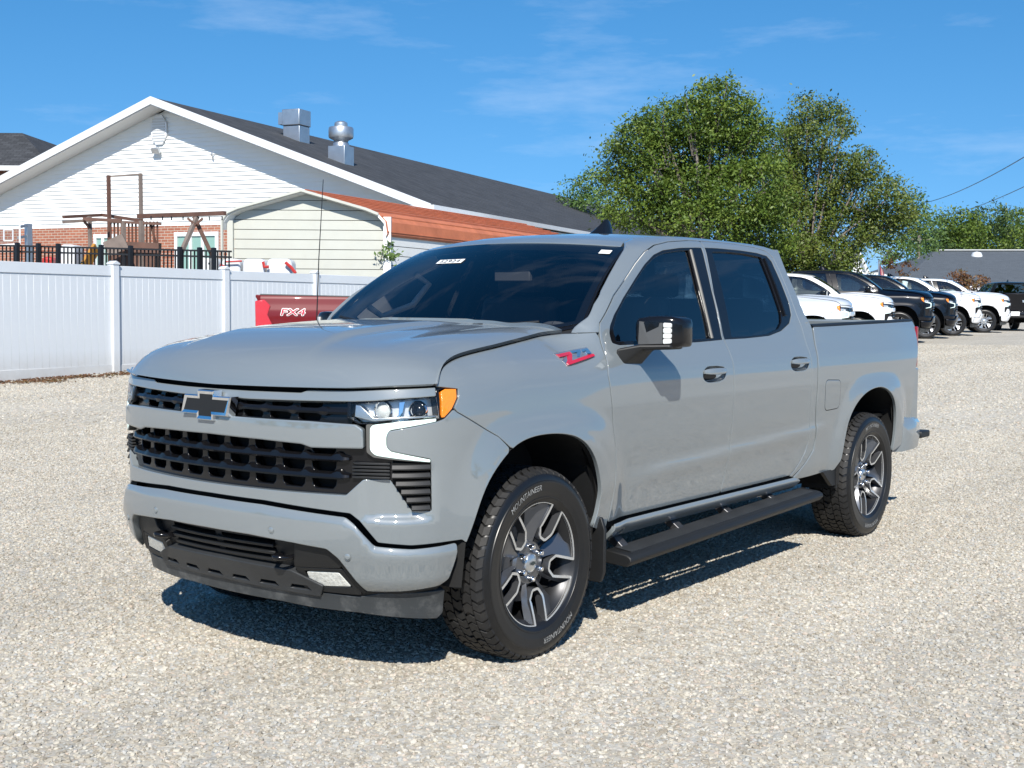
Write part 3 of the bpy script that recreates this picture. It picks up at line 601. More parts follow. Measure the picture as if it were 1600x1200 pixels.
# ---- grilles: plates with real openings
def cells(rows, u0, w, gap, slant, n, umax):
    out = []
    for zt, zb in rows:
        for k in range(-n, n + 1):
            c = k * (w + gap) + u0; a, b = c - w / 2, c + w / 2
            if max(abs(a), abs(b)) > umax: continue
            out.append([(a + slant, zb), (b - slant, zb), (b - .004, zb + (zt - zb) * .35), (b, zt), (a, zt), (a + .004, zb + (zt - zb) * .35)])
    return out
LG = [(0, .775), (.70, .778), (.775, .845), (.88, .845), (.88, .93), (.79, .95), (.775, .985), (.55, .985), (0, 1.0)]
GR = panel('lower_grille', sym(LG), Ms(-.030), 'gloss_black', T, holes=cells([(.982, .938), (.918, .868), (.846, .803)], 0, .115, .030, .018, 6, .655), step=.03, rnd=.003, depth=.045)
for z_ in (.926, .857):                                             # projecting shaped bars
    us = np.linspace(-.70, .70, 113); r = MB(); k = 6
    for u_ in us:
        ph = (u_ / .145 + .5) % 1.0; lift = .010 * max(0, 1 - abs(ph - .5) / .16) if abs(ph - .5) < .16 else 0; lift = .012 * (1 - sstep(.30, .42, abs(ph - .5) + 0.0)) if False else .011 * float(sstep(.34, .44, abs(ph - .5)))
        pr = [(-.03, -.010), (.010, -.012), (.017, -.004), (.012, .008 + lift), (-.006, .016 + lift), (-.03, .014 + lift)]
        fade = min(1, (.71 - abs(u_)) / .03)
        for o_, dz in pr: r.v.append(tuple(Ms(-.018 + o_ * fade)(np.array([u_]), np.array([z_ + dz * (.4 + .6 * fade)]))[0]))
    for i in range(len(us) - 1):
        for j in range(k): a, b = i * k + j, i * k + (j + 1) % k; r.f.append((a, b, b + k, a + k)); r.m.append(0)
    r.f += [tuple(range(k)), tuple((len(us) - 1) * k + j for j in range(k))]; r.m += [0, 0]
    r.build('grille_bar', 'gloss_black', GR, smooth=35)
UG = [(0, 1.060), (.70, 1.055), (.72, 1.16), (0, 1.15)]
GU = panel('upper_grille', sym(UG), Ms(-.035), 'gloss_black', T, holes=cells([(1.146, 1.117), (1.100, 1.068)], .0725, .115, .030, .010, 6, .66), step=.03, rnd=.002, depth=.04)
us = np.linspace(-.69, .69, 113); r = MB(); k = 5
for u_ in us:
    ph = (u_ / .145) % 1.0; lift = .006 * float(sstep(.34, .44, abs(ph - .5)))
    for o_, dz in [(-.03, -.009), (.004, -.010 - lift), (.012, -.001), (.006, .010 + lift), (-.03, .010 + lift)]: r.v.append(tuple(Ms(-.024 + o_)(np.array([u_]), np.array([1.1085 + dz]))[0]))
for i in range(len(us) - 1):
    for j in range(k): a, b = i * k + j, i * k + (j + 1) % k; r.f.append((a, b, b + k, a + k)); r.m.append(0)
r.f += [tuple(range(k)), tuple((len(us) - 1) * k + j for j in range(k))]; r.m += [0, 0]
r.build('grille_bar', 'gloss_black', GU, smooth=35)
# ribbed ends and side vents
for s in (1, -1):
    def Q(poly): return [(a * s, b) for a, b in poly]
    for i in range(5):
        z0 = .853 + i * .0135; panel('grille_rib', Q([(.715 if i < 4 else .73, z0), (.868, z0), (.868, z0 + .0085), (.715, z0 + .0085)]), Ms(-.008), 'black_plastic', GR, step=.04, rnd=.002, depth=.02)
    V = empty('side_vent', parent=T)
    panel('vent_back', Q([(.862, .92), (1.036, .918), (1.042, .72), (.952, .724), (.862, .858)]), Ms(-.035), 'liner_black', V, step=.05, rnd=.001, depth=.002)
    for i in range(6):
        z0 = .732 + i * .0318; ul = np.interp(z0 + .01, [.73, .861, .93], [.958, .872, .872])
        v_ = MB()
        for u_ in np.linspace(ul + .006, 1.030, 7):
            for o_, dz in [(-.03, .002), (-.003, -.004), (.0, .002), (-.006, .016), (-.028, .024)]: v_.v.append(tuple(Ms(o_)(np.array([u_ * s]), np.array([z0 + dz]))[0]))
        for a in range(6):
            for j in range(5): p_, q_ = a * 5 + j, a * 5 + (j + 1) % 5; v_.f.append((p_, q_, q_ + 5, p_ + 5)); v_.m.append(0)
        v_.f += [tuple(range(5)), tuple(30 + j for j in range(5))]; v_.m += [0, 0]
        v_.build('vent_slat', 'black_plastic', V, smooth=40)
    # headlight
    HL = empty('headlight', parent=T)
    hp = [(.703, 1.144), (.745, 1.143), (.907, 1.160), (1.062, 1.169), (1.069, 1.085), (.92, 1.0805), (.795, 1.0675), (.745, 1.0675), (.703, 1.090)]
    panel('lamp_housing', Q(hp), Ms(-.055), 'lamp_bowl', HL, step=.02, rnd=.002, depth=.002)
    for a, rr, mt in ((.838, .030, 'gloss_black'), (.995, .032, 'gloss_black')):
        p = Ms(-.048)(np.array([a * s]), np.array([1.115]))[0]; pf = Ms(0)(np.array([a * s]), np.array([1.115]))[0]; pb = Ms(-1.)(np.array([a * s]), np.array([1.115]))[0]
        nr = Vector(pf - pb).normalized(); mm = Matrix.Translation(Vector(p)) @ (Vector((1, .0, 0)) * .6 + nr * .4).normalized().to_track_quat('Z', 'Y').to_matrix().to_4x4()
        MB().lathe([(.040, .006), (.036, .018), (.030, .012), (.026, .0)], 'Z', n=20).xf(mm).build('lamp_bezel', 'chrome', HL, smooth=35)
        MB().lathe([(0, .022), (.012, .0205), (.022, .015), (.030, .004)], 'Z', n=20).xf(mm).build('projector_lens', 'lamp_grey' if a < .9 else 'gloss_black', HL, smooth=60)
    panel('lamp_divider', Q([(.905, 1.150), (.93, 1.152), (.918, 1.10), (.95, 1.078), (.87, 1.073), (.903, 1.10)]), Ms(-.022), 'chrome', HL, step=.03, rnd=.002, depth=.03)
    panel('lamp_trim', Q([(.735, 1.088), (.80, 1.074), (.92, 1.084), (1.063, 1.090), (1.063, 1.097), (.92, 1.094), (.80, 1.088), (.742, 1.135), (.722, 1.138), (.720, 1.092)]), Ms(-.018), 'satin_silver', HL, step=.03, rnd=.003, depth=.03)
    panel('lens', Q(hp), Ms(-.004), 'lens_clear', HL, step=.03, rnd=.002, depth=.003)
    panel('lamp_bezel_edge', Q([(.690, 1.150), (.745, 1.149), (.907, 1.1645), (1.064, 1.1725), (1.070, 1.203), (1.182, 1.205), (1.180, 1.16), (1.142, 1.1165), (1.100, 1.0815), (1.06, 1.0795), (.92, 1.075), (.79, 1.0635), (.738, 1.0635), (.692, 1.088)]), Ms(-.010), 'gloss_black', HL, step=.03, rnd=.002, depth=.05, holes=[Q(hp), Q([(1.082, 1.195), (1.108, 1.200), (1.166, 1.198), (1.161, 1.162), (1.132, 1.121), (1.094, 1.089), (1.076, 1.089)])])
    panel('turn_signal', Q([(1.088, 1.190), (1.110, 1.1985), (1.166, 1.1965), (1.161, 1.162), (1.132, 1.121), (1.094, 1.0895), (1.080, 1.0895), (1.084, 1.13)]), Ms(-.003), 'amber', HL, step=.02, rnd=.004, depth=.02)
    dr = [(.790, 1.050), (.801, 1.0625), (.921, 1.0775), (1.056, 1.0865), (1.056, 1.0745), (.866, 1.0435), (.8535, 1.020), (.8535, .979), (.870, .9605), (1.0305, .9265), (1.0305, .9165), (.893, .9335), (.811, .9445), (.790, .963)]
    panel('running_light', roundpoly(Q(dr), [.006, .008, 0, .003, .003, .012, .012, .012, .012, .003, .003, 0, .012, .012], 3), Ms(-.004), 'running_light', HL, step=.02, rnd=.004, depth=.03)
    panel('running_light_edge', roundpoly(Q([(.772, 1.063), (.80, 1.066), (.80, 1.04), (.797, .965), (.815, .948), (.895, .938), (1.034, .920), (1.034, .914), (.893, .927), (.803, .936), (.775, .955)]), .006, 2), Ms(-.008), 'satin_dark', HL, step=.03, rnd=.002, depth=.04)
    # fog light, black corner panel, tow hook
    FG = empty('fog_light', parent=T)
    panel('fog_bowl', Q([(.452, .462), (.642, .473), (.694, .402), (.470, .384)]), Ms(-.045), 'lamp_bowl', FG, step=.03, rnd=.002, depth=.002)
    panel('fog_lens', roundpoly(Q([(.475, .456), (.633, .467), (.680, .410), (.482, .393)]), .01, 3), Ms(-.006), 'fog_pale', FG, step=.02, rnd=.004, depth=.02)
    panel('fog_reflector', roundpoly(Q([(.50, .450), (.60, .457), (.62, .412), (.505, .402)]), .01, 3), Ms(-.03), 'lamp_grey', FG, step=.03, rnd=.004, depth=.01)
    panel('fog_frame', roundpoly(Q([(.425, .472), (.66, .485), (.725, .392), (.72, .377), (.44, .371)]), .008, 2), Ms(-.004), 'black_plastic', FG, step=.03, rnd=.003, depth=.03, holes=[Q([(.470, .460), (.637, .470), (.686, .408), (.478, .389)])])
    panel('corner_panel', roundpoly(Q([(.455, .580), (.583, .579), (.622, .571), (.662, .535), (.752, .392), (.735, .385), (.715, .40), (.652, .500), (.648, .488), (.425, .472)]), .005, 2), Ms(-.002), 'black_plastic', T, step=.03, rnd=.004, depth=.03)
    hk = MB(); c = Ms(0)(np.array([.385 * s]), np.array([.517]))[0]
    hk.tube([(c[0] - .06, c[1] - .035, .512), (c[0] + .005, c[1] - .035, .514), (c[0] + .035, c[1] - .018, .516), (c[0] + .042, c[1], .517), (c[0] + .035, c[1] + .018, .516), (c[0] + .005, c[1] + .035, .514), (c[0] - .06, c[1] + .035, .512)], .0115, 8)
    hk.build('tow_hook', 'gloss_black', T, smooth=60)
LI = panel('lower_intake', sym([(0, .455), (.44, .462), (.46, .59), (0, .605)]), Ms(-.03), 'black_plastic', T, step=.03, rnd=.002, depth=.04, holes=[[(-.33, z0), (-.02, z0), (-.02, z0 + .018), (-.33, z0 + .018)] for z0 in (.492, .524, .556)] + [[(.02, z0), (.33, z0), (.33, z0 + .018), (.02, z0 + .018)] for z0 in (.492, .524, .556)])
for z0 in (.487, .5185, .5505): 
    panel('intake_slat', sym([(0, z0 - .006), (.33, z0 - .006), (.33, z0 + .006), (0, z0 + .006)]), Ms(-.012), 'black_plastic', LI, step=.05, rnd=.003, depth=.03)
hs = []
for k in range(-3, 3): hs.append([((k + .16) * .17, .374), ((k + .82) * .17, .374), ((k + .72) * .17, .392), ((k + .26) * .17, .392)])
panel('skid_plate', roundpoly(sym([(0, .360), (.52, .352), (.545, .40), (.40, .455), (0, .462)]), .006, 2), Ms(.006), 'skid_grey', T, step=.03, rnd=.004, depth=.03, holes=hs)
def dam_s(u, z):
    a = np.abs(np.asarray(u, float)); return Ms(0)(u, z) * 1.0 + np.stack([-.01 - .02 * sstep(.6, 1.0, a) + 0 * a, 0 * a, 0 * a], 1)
panel('air_dam', roundpoly(sym([(0, .303), (.30, .304), (.454, .298), (.692, .300), (.924, .282), (1.10, .268), (1.128, .29), (1.120, .388), (.80, .386), (.70, .366), (0, .366)]), .008, 2), dam_s, 'dam_grey', T, step=.03, rnd=.003, depth=.03)
panel('dam_seal', sym([(0, .36), (.70, .36), (.80, .380), (1.115, .386), (1.13, .415), (.75, .40), (0, .38)]), Ms(-.02), 'black_plastic', T, step=.04, rnd=.002, depth=.03)
# ---- emblem: cross-shaped badge with bevelled silver frame
EM = empty('front_emblem', parent=T)
def bow(k):                                                         # k shrinks the outline
    w, h, cw, ch, sl = .158 - k, .0405 - k * .9, .050 - k * .6, .0625 - k, .022
    return [(-w + sl, h), (-cw + .004, h), (-cw + .004, ch), (cw + .004, ch), (cw + .004, h), (w, h), (w - sl, -h), (cw - .004, -h), (cw - .004, -ch), (-cw - .004, -ch), (-cw - .004, -h), (-w, -h)]
e = MB(); xo = Ms(.0)(np.array([0.]), np.array([1.107]))[0][0]
o1, o2, o3 = bow(0), bow(.005), bow(.017); zc = 1.107; n = 12
for pl_, xx in ((o1, xo - .01), (o1, xo + .028), (o2, xo + .036), (o3, xo + .032)): e.v += [(xx - .06 * a * a, a, zc + b) for a, b in pl_]
for rr in range(3):
    for i in range(n): j = (i + 1) % n; e.f.append((rr * n + i, rr * n + j, (rr + 1) * n + j, (rr + 1) * n + i)); e.m.append(0)
e.build('emblem_frame', 'chrome', EM, smooth=25)
g = MB(); g.v += [(xo + .0325 - .06 * a * a, a, zc + b) for a, b in o3]; g.f += [(0, 1, 10, 11), (1, 2, 3, 4, 7, 8, 9, 10), (4, 5, 6, 7)]; g.m += [0, 0, 0]; g.build('emblem_face', 'black_plastic', EM)
# ---- fender badge: red Z, blue 71, red underline
def text_mesh(txt, size, shear=0.):
    c = bpy.data.curves.new('t', 'FONT'); c.body = txt; c.size = size; c.shear = shear; c.align_x = 'LEFT'; c.fill_mode = 'FRONT'; c.resolution_u = 3
    o = bpy.data.objects.new('t', c); me = bpy.data.meshes.new_from_object(o); vs = [tuple(v.co) for v in me.vertices]; fs = [tuple(p.vertices) for p in me.polygons]
    bpy.data.objects.remove(o); bpy.data.curves.remove(c); bpy.data.meshes.remove(me); return vs, fs
from mathutils.geometry import tessellate_polygon as tess
def strip_on(fn, poly, th, name, m_, parent):
    """a thin raised polygon laid on a surface given by fn(a, b, height)"""
    n = len(poly); b_ = MB(); b_.v = [tuple(fn(a, b, th)) for a, b in poly] + [tuple(fn(a, b, -.004)) for a, b in poly]
    b_.f = [tuple(q_) for q_ in tess([[Vector((a, b, 0)) for a, b in poly]])] + [(i, n + i, n + (i + 1) % n, (i + 1) % n) for i in range(n)]; b_.m = [0] * len(b_.f); return b_.build(name, m_, parent, recalc=True)
for s in (1, -1):
    BD = empty('fender_badge', parent=T)
    def bf(a, b, h, s=s):
        a_ = a if s > 0 else -a; x = -.322 - a_ * .112; z = 1.300 + b * .092 + .008 * a_; p = M(_UX - x, z, h)[0]; return (p[0], s * p[1], p[2])
    strip_on(bf, [(-1.06, .25), (.04, .27), (1.02, .33), (1.06, -.12), (-1.0, -.33), (-1.06, -.10), (-.62, .06), (-1.04, .06)], .003, 'badge_plate', 'satin_silver', BD)
    strip_on(bf, [(-1.0, .21), (-.02, .23), (-.06, .12), (-.50, -.13), (1.03, .02), (1.03, -.08), (-.93, -.28), (-.95, -.20), (-.36, .11), (-.97, .09)], .0115, 'badge_letter', 'badge_red', BD)
    strip_on(bf, [(.06, .24), (.56, .275), (.54, .20), (.22, -.01), (.06, -.025), (.36, .185), (.05, .16)], .0115, 'badge_letter', 'badge_blue', BD)
    strip_on(bf, [(.66, .25), (.96, .295), (.96, .07), (.80, .055), (.80, .21), (.64, .16)], .0115, 'badge_letter', 'badge_blue', BD)
# ================================================================ wheels
def slotpt(a, b, th): return (-(a * math.cos(th) - b * math.sin(th)), a * math.sin(th) + b * math.cos(th))
tyre = MB(); prof = [(.262, .112), (.270, .122), (.276, .130), (.2865, .134), (.288, .1365), (.294, .1375), (.2955, .1355), (.318, .1395), (.322, .1405), (.352, .1410), (.358, .1425), (.364, .1415), (.366, .1385), (.378, .1365), (.392, .128), (.403, .117), (.4085, .105), (.4085, 0), (.4085, -.105), (.403, -.117), (.376, -.136), (.32, -.139), (.27, -.122), (.255, -.10)]
tyre.lathe(prof, 'Y', n=96)
tread = MB(); N_ = 56
for i in range(N_):
    a0 = 2 * math.pi * i / N_; da = 2 * math.pi / N_
    for rib, (y0, y1, ph, wd) in enumerate([(-.128, -.082, .0, .80), (-.076, -.030, .45, .82), (-.024, .024, .1, .80), (.030, .076, .6, .82), (.082, .128, .2, .80)]):
        q = []; sk = .28 * da * (1 if rib % 2 else -1)
        big = 1 if (i + rib) % 3 else .82
        for yy, k in ((y0, -1), ((y0 + y1) / 2, 0), (y1, 1)):
            for e_ in (0, 1):
                aa = a0 + (ph + e_ * wd * big) * da + sk * (1 - abs(k)) + .1 * sk * k
                rt = .4195 - .55 * max(0, abs(yy) - .095); rb = rt - .011
                q += [(rt * math.cos(aa), yy, rt * math.sin(aa)), (rb * math.cos(aa), yy, rb * math.sin(aa))]
        tread.add(q, [(0, 2, 6, 4), (4, 6, 10, 8), (0, 4, 5, 1), (4, 8, 9, 5), (2, 3, 7, 6), (6, 7, 11, 10), (0, 1, 3, 2), (8, 10, 11, 9)])
letters = []
for txt, ang_, sz in (('MOUNTAINEER', 112, .034), ('MOUNTAINEER', 292, .034)):
    vs, fs = text_mesh(txt, sz, .25); xm = max(v[0] for v in vs)
    nv = []
    for x, y, _ in vs:
        rr = .326 + y; th = R(ang_) - (x - xm / 2) / .345; nv.append((-rr * math.cos(th), .1428 - .9 * max(0, rr - .352), rr * math.sin(th)))
    letters.append(MB().add(nv, fs))
rimb = MB().lathe([(.2755, .120), (.268, .113), (.262, .100), (.246, .085), (.238, .03), (.236, -.09), (.262, -.11)], 'Y', n=72)
lip = MB()
for k in range(5):
    th0 = R(59 + 72 * k); a0, a1 = th0 + R(8.2), th0 + R(72 - 8.2); n = 14
    for i in range(n + 1):
        a = a0 + (a1 - a0) * i / n; ca, sa = -math.cos(a), math.sin(a)
        lip.v += [(r_ * ca, y_, r_ * sa) for r_, y_ in ((.277, .1185), (.2765, .1225), (.2655, .1205), (.2640, .108))]
    o_ = len(lip.v) - 4 * (n + 1)
    for i in range(n):
        for j in range(3): p_ = o_ + i * 4 + j; lip.f.append((p_, p_ + 1, p_ + 5, p_ + 4)); lip.m.append(0)
def ribbon(mb, path, w, yf, dp):
    """flat band following a 2D path in the wheel plane; front at yf[i], walls dp deep"""
    P_ = np.array(path); d = np.gradient(P_, axis=0); d /= np.hypot(*d.T)[:, None]; nn = np.stack([-d[:, 1], d[:, 0]], 1); k = len(mb.v)
    for i in range(len(P_)):
        a, b = P_[i] + nn[i] * w / 2, P_[i] - nn[i] * w / 2
        mb.v += [(a[0], yf[i] - dp, a[1]), (a[0], yf[i], a[1]), (b[0], yf[i], b[1]), (b[0], yf[i] - dp, b[1])]
    for i in range(len(P_) - 1):
        for j in range(3): p_ = k + i * 4 + j; mb.f.append((p_, p_ + 1, p_ + 5, p_ + 4)); mb.m.append(1 if j == 1 else 0)
us_ = [(.272, .0405), (.22, .0425), (.166, .0450), (.152, .0450), (.1215, .0235), (.1165, .0150)]; us_ = us_ + [(a, -b) for a, b in reversed(us_)]
yus = [.1205, .1135, .104, .099, .096, .095]; yus = yus + yus[::-1]
spokes = [];
for k in range(5):
    th = R(59 + 72 * k); sp = MB(); ribbon(sp, [slotpt(a, b, th) for a, b in us_], .0118, yus, .042)
    # spoke slab beside the slot
    quad = []
    grid = [((.272, .046), .112), ((.20, .049), .100), ((.14, .050), .088), ((.085, .030), .070)]
    far = [((.215, .170), .070), ((.165, .125), .058), ((.11, .085), .050), ((.07, .050), .052)]
    mid = [((.247, .108), .100), ((.185, .085), .086), ((.128, .066), .074), ((.078, .040), .064)]
    k0 = len(sp.v)
    for col in (grid, mid, far):
        for (a, b), y_ in col: x_, z_ = slotpt(a, b, th); sp.v.append((x_, y_, z_))
    for col in (grid, mid, far):
        for (a, b), y_ in col: x_, z_ = slotpt(a, b, th); sp.v.append((x_, y_ - .04, z_))
    for c_ in range(2):
        for r_ in range(3): p_ = k0 + c_ * 4 + r_; sp.f.append((p_, p_ + 1, p_ + 5, p_ + 4)); sp.m.append(0); sp.f.append((p_ + 12, p_ + 16, p_ + 17, p_ + 13)); sp.m.append(0)
    for r_ in range(3): p_ = k0 + 8 + r_; sp.f.append((p_, p_ + 1, p_ + 13, p_ + 12)); sp.m.append(0)
    # narrow spoke on the other side of the slot
    k1 = len(sp.v); o1_ = [((.272, -.046), .112), ((.20, -.049), .100), ((.14, -.050), .088), ((.085, -.030), .070)]; o2_ = [((.262, -.075), .09), ((.19, -.066), .070), ((.13, -.058), .06), ((.08, -.036), .055)]
    for col in (o1_, o2_):
        for (a, b), y_ in col: x_, z_ = slotpt(a, b, th); sp.v.append((x_, y_, z_))
    for r_ in range(3): p_ = k1 + r_; sp.f.append((p_, p_ + 1, p_ + 5, p_ + 4)); sp.m.append(0)
    spokes.append(sp)
hub = MB().lathe([(0, .074), (.046, .074), (.050, .070), (.092, .068), (.104, .056), (.104, .02), (.0, .02)], 'Y', n=40)
cap = MB().lathe([(0, .0895), (.018, .0885), (.034, .085), (.042, .079), (.0435, .070)], 'Y', n=28)
capb = MB(); capb.v = [(-a * .13, .0915, b * .13) for a, b in bow(0)]; capb.f = [(0, 1, 10, 11), (1, 2, 3, 4, 7, 8, 9, 10), (4, 5, 6, 7)]; capb.m = [0] * 3
nuts = [MB().lathe([(0, .098), (.009, .097), (.0135, .090), (.014, .064)], 'Y', c=(.0705 * math.cos(R(30 + 60 * k)), 0, .0705 * math.sin(R(30 + 60 * k))), n=10) for k in range(6)]
disc = MB().lathe([(.06, .03), (.172, .03), (.176, .026), (.176, .008), (.172, .004), (.06, .004)], 'Y', n=48)
cal = MB().box((.155, .02, .03), (.06, .09, .17))
ROT = 0
def wheel(cx, s, rot):
    W = empty('wheel', (cx, s * .845, .410), parent=T); W.rotation_euler = (0, rot, 0 if s > 0 else math.pi)
    return W
WH = [wheel(0, 1, 0)]; w0 = WH[0]
TY = tyre.build('tyre', 'rubber_side', w0, smooth=40); tread.build('tread', 'rubber', w0); [q.build('tyre_lettering', 'tyre_print', w0, recalc=False) for q in letters]
rimb.build('rim', 'rim_barrel', w0, smooth=40); lip.build('rim_lip', 'rim_machined', w0, smooth=30)
for sp in spokes: sp.build('spoke', ['rim_dark', 'rim_machined'], w0, smooth=30)
hub.build('hub', 'rim_dark', w0, smooth=30); cap.build('hub_cap', 'satin_silver', w0, smooth=60); capb.build('hub_cap_mark', 'ink_dark', w0)
for q in nuts: q.build('lug_nut', 'chrome', w0, smooth=40)
disc.build('brake_disc', 'steel_dark', w0, smooth=30); cal.build('brake_caliper', 'steel_dark', w0, bevel=.01)
for cx, s, rot in ((-3.745, 1, R(-19)), (0, -1, .4), (-3.745, -1, 1.)):
    c = copy_tree(w0, T); c.location = (cx, s * .845, .410); c.rotation_euler = (0, rot, 0 if s > 0 else math.pi); WH.append(c)
# ---- wheel wells, underbody, steps, flaps
for s in (1, -1):
    for A in (AF, AR):
        w_ = MB(); pts = [(A[0][0], .40)] + A + [(A[-1][0], .40)]
        for x_, z_ in pts:
            y_ = M(_UX - x_, max(z_, .5), -.004)[0][1]; cxm = (A[0][0] + A[-1][0]) / 2
            ex = cxm + (x_ - cxm) * 1.035; ez = .42 + (z_ - .42) * 1.035
            w_.v += [(x_, s * y_, z_), (ex, s * (y_ - .035), ez), (ex, s * .50, ez)]
        n = len(pts)
        for i in range(n - 1):
            for j in range(2): p_ = i * 3 + j; w_.f.append((p_, p_ + 1, p_ + 4, p_ + 3)); w_.m.append(0)
        w_.f.append(tuple(i * 3 + 2 for i in range(n))); w_.m.append(0)
        w_.build('wheel_well', 'liner_black', T, smooth=40)
    st = MB()
    for x_, zb in ((-.61, .305), (-2.80, .360)):
        st.v += [(x_, s * y_, zb + dz) for y_, dz in ((1.030, 0), (1.056, .026), (1.050, .046), (1.030, .056), (.915, .070), (.893, .056), (.893, .016), (.915, .004))]
    st.f = [tuple(range(8)), tuple(range(8, 16))] + [(j, (j + 1) % 8, (j + 1) % 8 + 8, j + 8) for j in range(8)]; st.m = [0] * 10
    ST = st.build('side_step', 'black_plastic', T, bevel=.006)
    tr_ = MB()
    for x_, zb in ((-.67, .3065 + .0675), (-2.74, .3585 + .0675)): tr_.v += [(x_, s * .925, zb + .001), (x_, s * 1.015, zb - .010), (x_, s * 1.015, zb - .006), (x_, s * .925, zb + .005)]
    tr_.f = [(0, 1, 5, 4), (1, 2, 6, 5), (2, 3, 7, 6), (3, 0, 4, 7)]; tr_.m = [0] * 4; tr_.build('step_tread', 'skid_grey', ST)
    for x_ in (-.74, -1.28, -1.82, -2.36):
        z_ = .305 + (x_ + .61) / -2.19 * .055
        MB().bar((x_, s * .62, .47), (x_, s * .82, .475), .07, .04).bar((x_, s * .80, .47), (x_, s * .935, z_ + .05), .06, .04).build('step_bracket', 'steel_dark', ST, bevel=.005)
    fl = MB(); fl.prism([(.80 * s, .245), (.985 * s, .255), (1.003 * s, .30), (1.005 * s, .50), (.985 * s, .555), (.70 * s, .555), (.70 * s, .30)], -.455, -.475, 'YZ'); fl.build('mud_flap', 'black_plastic', T, bevel=.004)
    fl = MB(); fl.prism([(-3.02, .50), (-3.23, .51), (-3.27, .60), (-3.27, .40), (-3.16, .40)], s * .93, s * .955, 'XZ'); fl.prism([(.72 * s, .36), (.955 * s, .38), (.955 * s, .56), (.72 * s, .56)], -3.24, -3.22, 'YZ'); fl.build('wheel_guard', 'black_plastic', T)
    inn = MB(); inn.prism([(-.44, .52), (-.40, .85), (-.30, .96), (-.44, .80), (-.475, .60)], s * .955, s * .60, 'XZ'); inn.build('arch_liner', 'black_plastic', T)
ub_ = MB().b2((.62, -.62, .42), (-.55, .62, .95)).b2((-.55, -.86, .42), (-2.75, .86, .55)).b2((-2.75, -.55, .45), (-4.5, .55, .78)).b2((.45, -.46, .30), (-4.4, -.36, .45)).b2((.45, .36, .30), (-4.4, .46, .45)); ub_.build('underbody', 'liner_black', T)
ax = MB().tube([(-3.745, -.72, .41), (-3.745, .72, .41)], .05, 10).lathe([(0, -.14), (.10, -.12), (.14, 0), (.10, .12), (0, .14)], 'X', c=(-3.745, .02, .40), n=16).tube([(0, -.72, .38), (0, .72, .38)], .04, 8); ax.build('axle', 'steel_dark', T, smooth=50)
# ---- mirrors
for s in (1, -1):
    MI = empty('side_mirror', parent=T)
    h_ = MB(); zc = 1.413
    # sections from the inner end to the outer end: (y, x of the front, depth, z low, z high)
    secs = [(.992, -.722, .06, 1.362, 1.458), (1.008, -.706, .10, 1.352, 1.472), (1.06, -.706, .14, 1.343, 1.482), (1.12, -.716, .15, 1.336, 1.485), (1.17, -.734, .15, 1.334, 1.482), (1.203, -.757, .13, 1.340, 1.472), (1.215, -.785, .08, 1.356, 1.455)]
    for y_, xf, dp, z0, z1 in secs:
        q = roundpoly([(xf, z0), (xf, z1), (xf - dp, z1), (xf - dp, z0)], min(.028, dp * .4), 4); h_.v += [(a, s * y_, b) for a, b in q]
    k = 20
    for i in range(len(secs) - 1):
        for j in range(k): a, b = i * k + j, i * k + (j + 1) % k; h_.f.append((a, b, b + k, a + k)); h_.m.append(0)
    h_.f += [tuple(range(k)), tuple((len(secs) - 1) * k + j for j in range(k))]; h_.m += [0, 0]
    h_.build('mirror_housing', 'gloss_black', MI, smooth=40)
    def face(poly, d, nm, mt, bv=.002):
        """plate laid on the front of the housing: poly in (y, z)"""
        b_ = MB(); n = len(poly)
        for dd in (d, -.02): b_.v += [(float(np.interp(y_, [q[0] for q in secs], [q[1] for q in secs])) + dd, s * y_, z_) for y_, z_ in poly]
        b_.f = [tuple(range(n)), tuple(n + i for i in range(n))] + [(i, (i + 1) % n, n + (i + 1) % n, n + i) for i in range(n)]; b_.m = [0] * (n + 2); return b_.build(nm, mt, MI, bevel=bv)
    face([(1.018, 1.350), (1.08, 1.352), (1.138, 1.355), (1.138, 1.452), (1.08, 1.456), (1.022, 1.458)], .003, 'mirror_scalp', 'scalp_grey', 0)
    for q_ in range(4): face([tuple(p) for p in roundpoly([(1.142, 1.353 + .0253 * q_), (1.178, 1.356 + .024 * q_), (1.178, 1.379 + .024 * q_), (1.142, 1.377 + .0253 * q_)], .005, 2)], .008, 'marker_lamp', 'lamp_grey', .004)
    MB().add([(float(np.interp(y_, [1.0, 1.215], [-.856, -.89])), s * y_, z_) for y_, z_ in ((1.02, 1.36), (1.185, 1.36), (1.185, 1.465), (1.02, 1.465))], [(0, 1, 2, 3)]).build('mirror_glass', 'chrome', MI)
    ar = MB(); P0 = [(-.600, .955, 1.330), (-.625, .962, 1.24), (-.80, .965, 1.232), (-.82, .955, 1.30)]; P1 = [(-.690, 1.03, 1.350), (-.70, 1.04, 1.322), (-.82, 1.04, 1.322), (-.82, 1.03, 1.35)]; P2 = [(-.72, 1.18, 1.352), (-.73, 1.18, 1.328), (-.85, 1.18, 1.328), (-.85, 1.18, 1.352)]
    ar.v = [(a, s * b, c_) for a, b, c_ in P0 + P1 + P2]; ar.f = [(0, 1, 5, 4), (1, 2, 6, 5), (2, 3, 7, 6), (3, 0, 4, 7), (4, 5, 9, 8), (5, 6, 10, 9), (6, 7, 11, 10), (7, 4, 8, 11), (0, 1, 2, 3), (8, 9, 10, 11)]; ar.m = [0] * 10
    ar.build('mirror_arm', 'black_plastic', MI, bevel=.012)
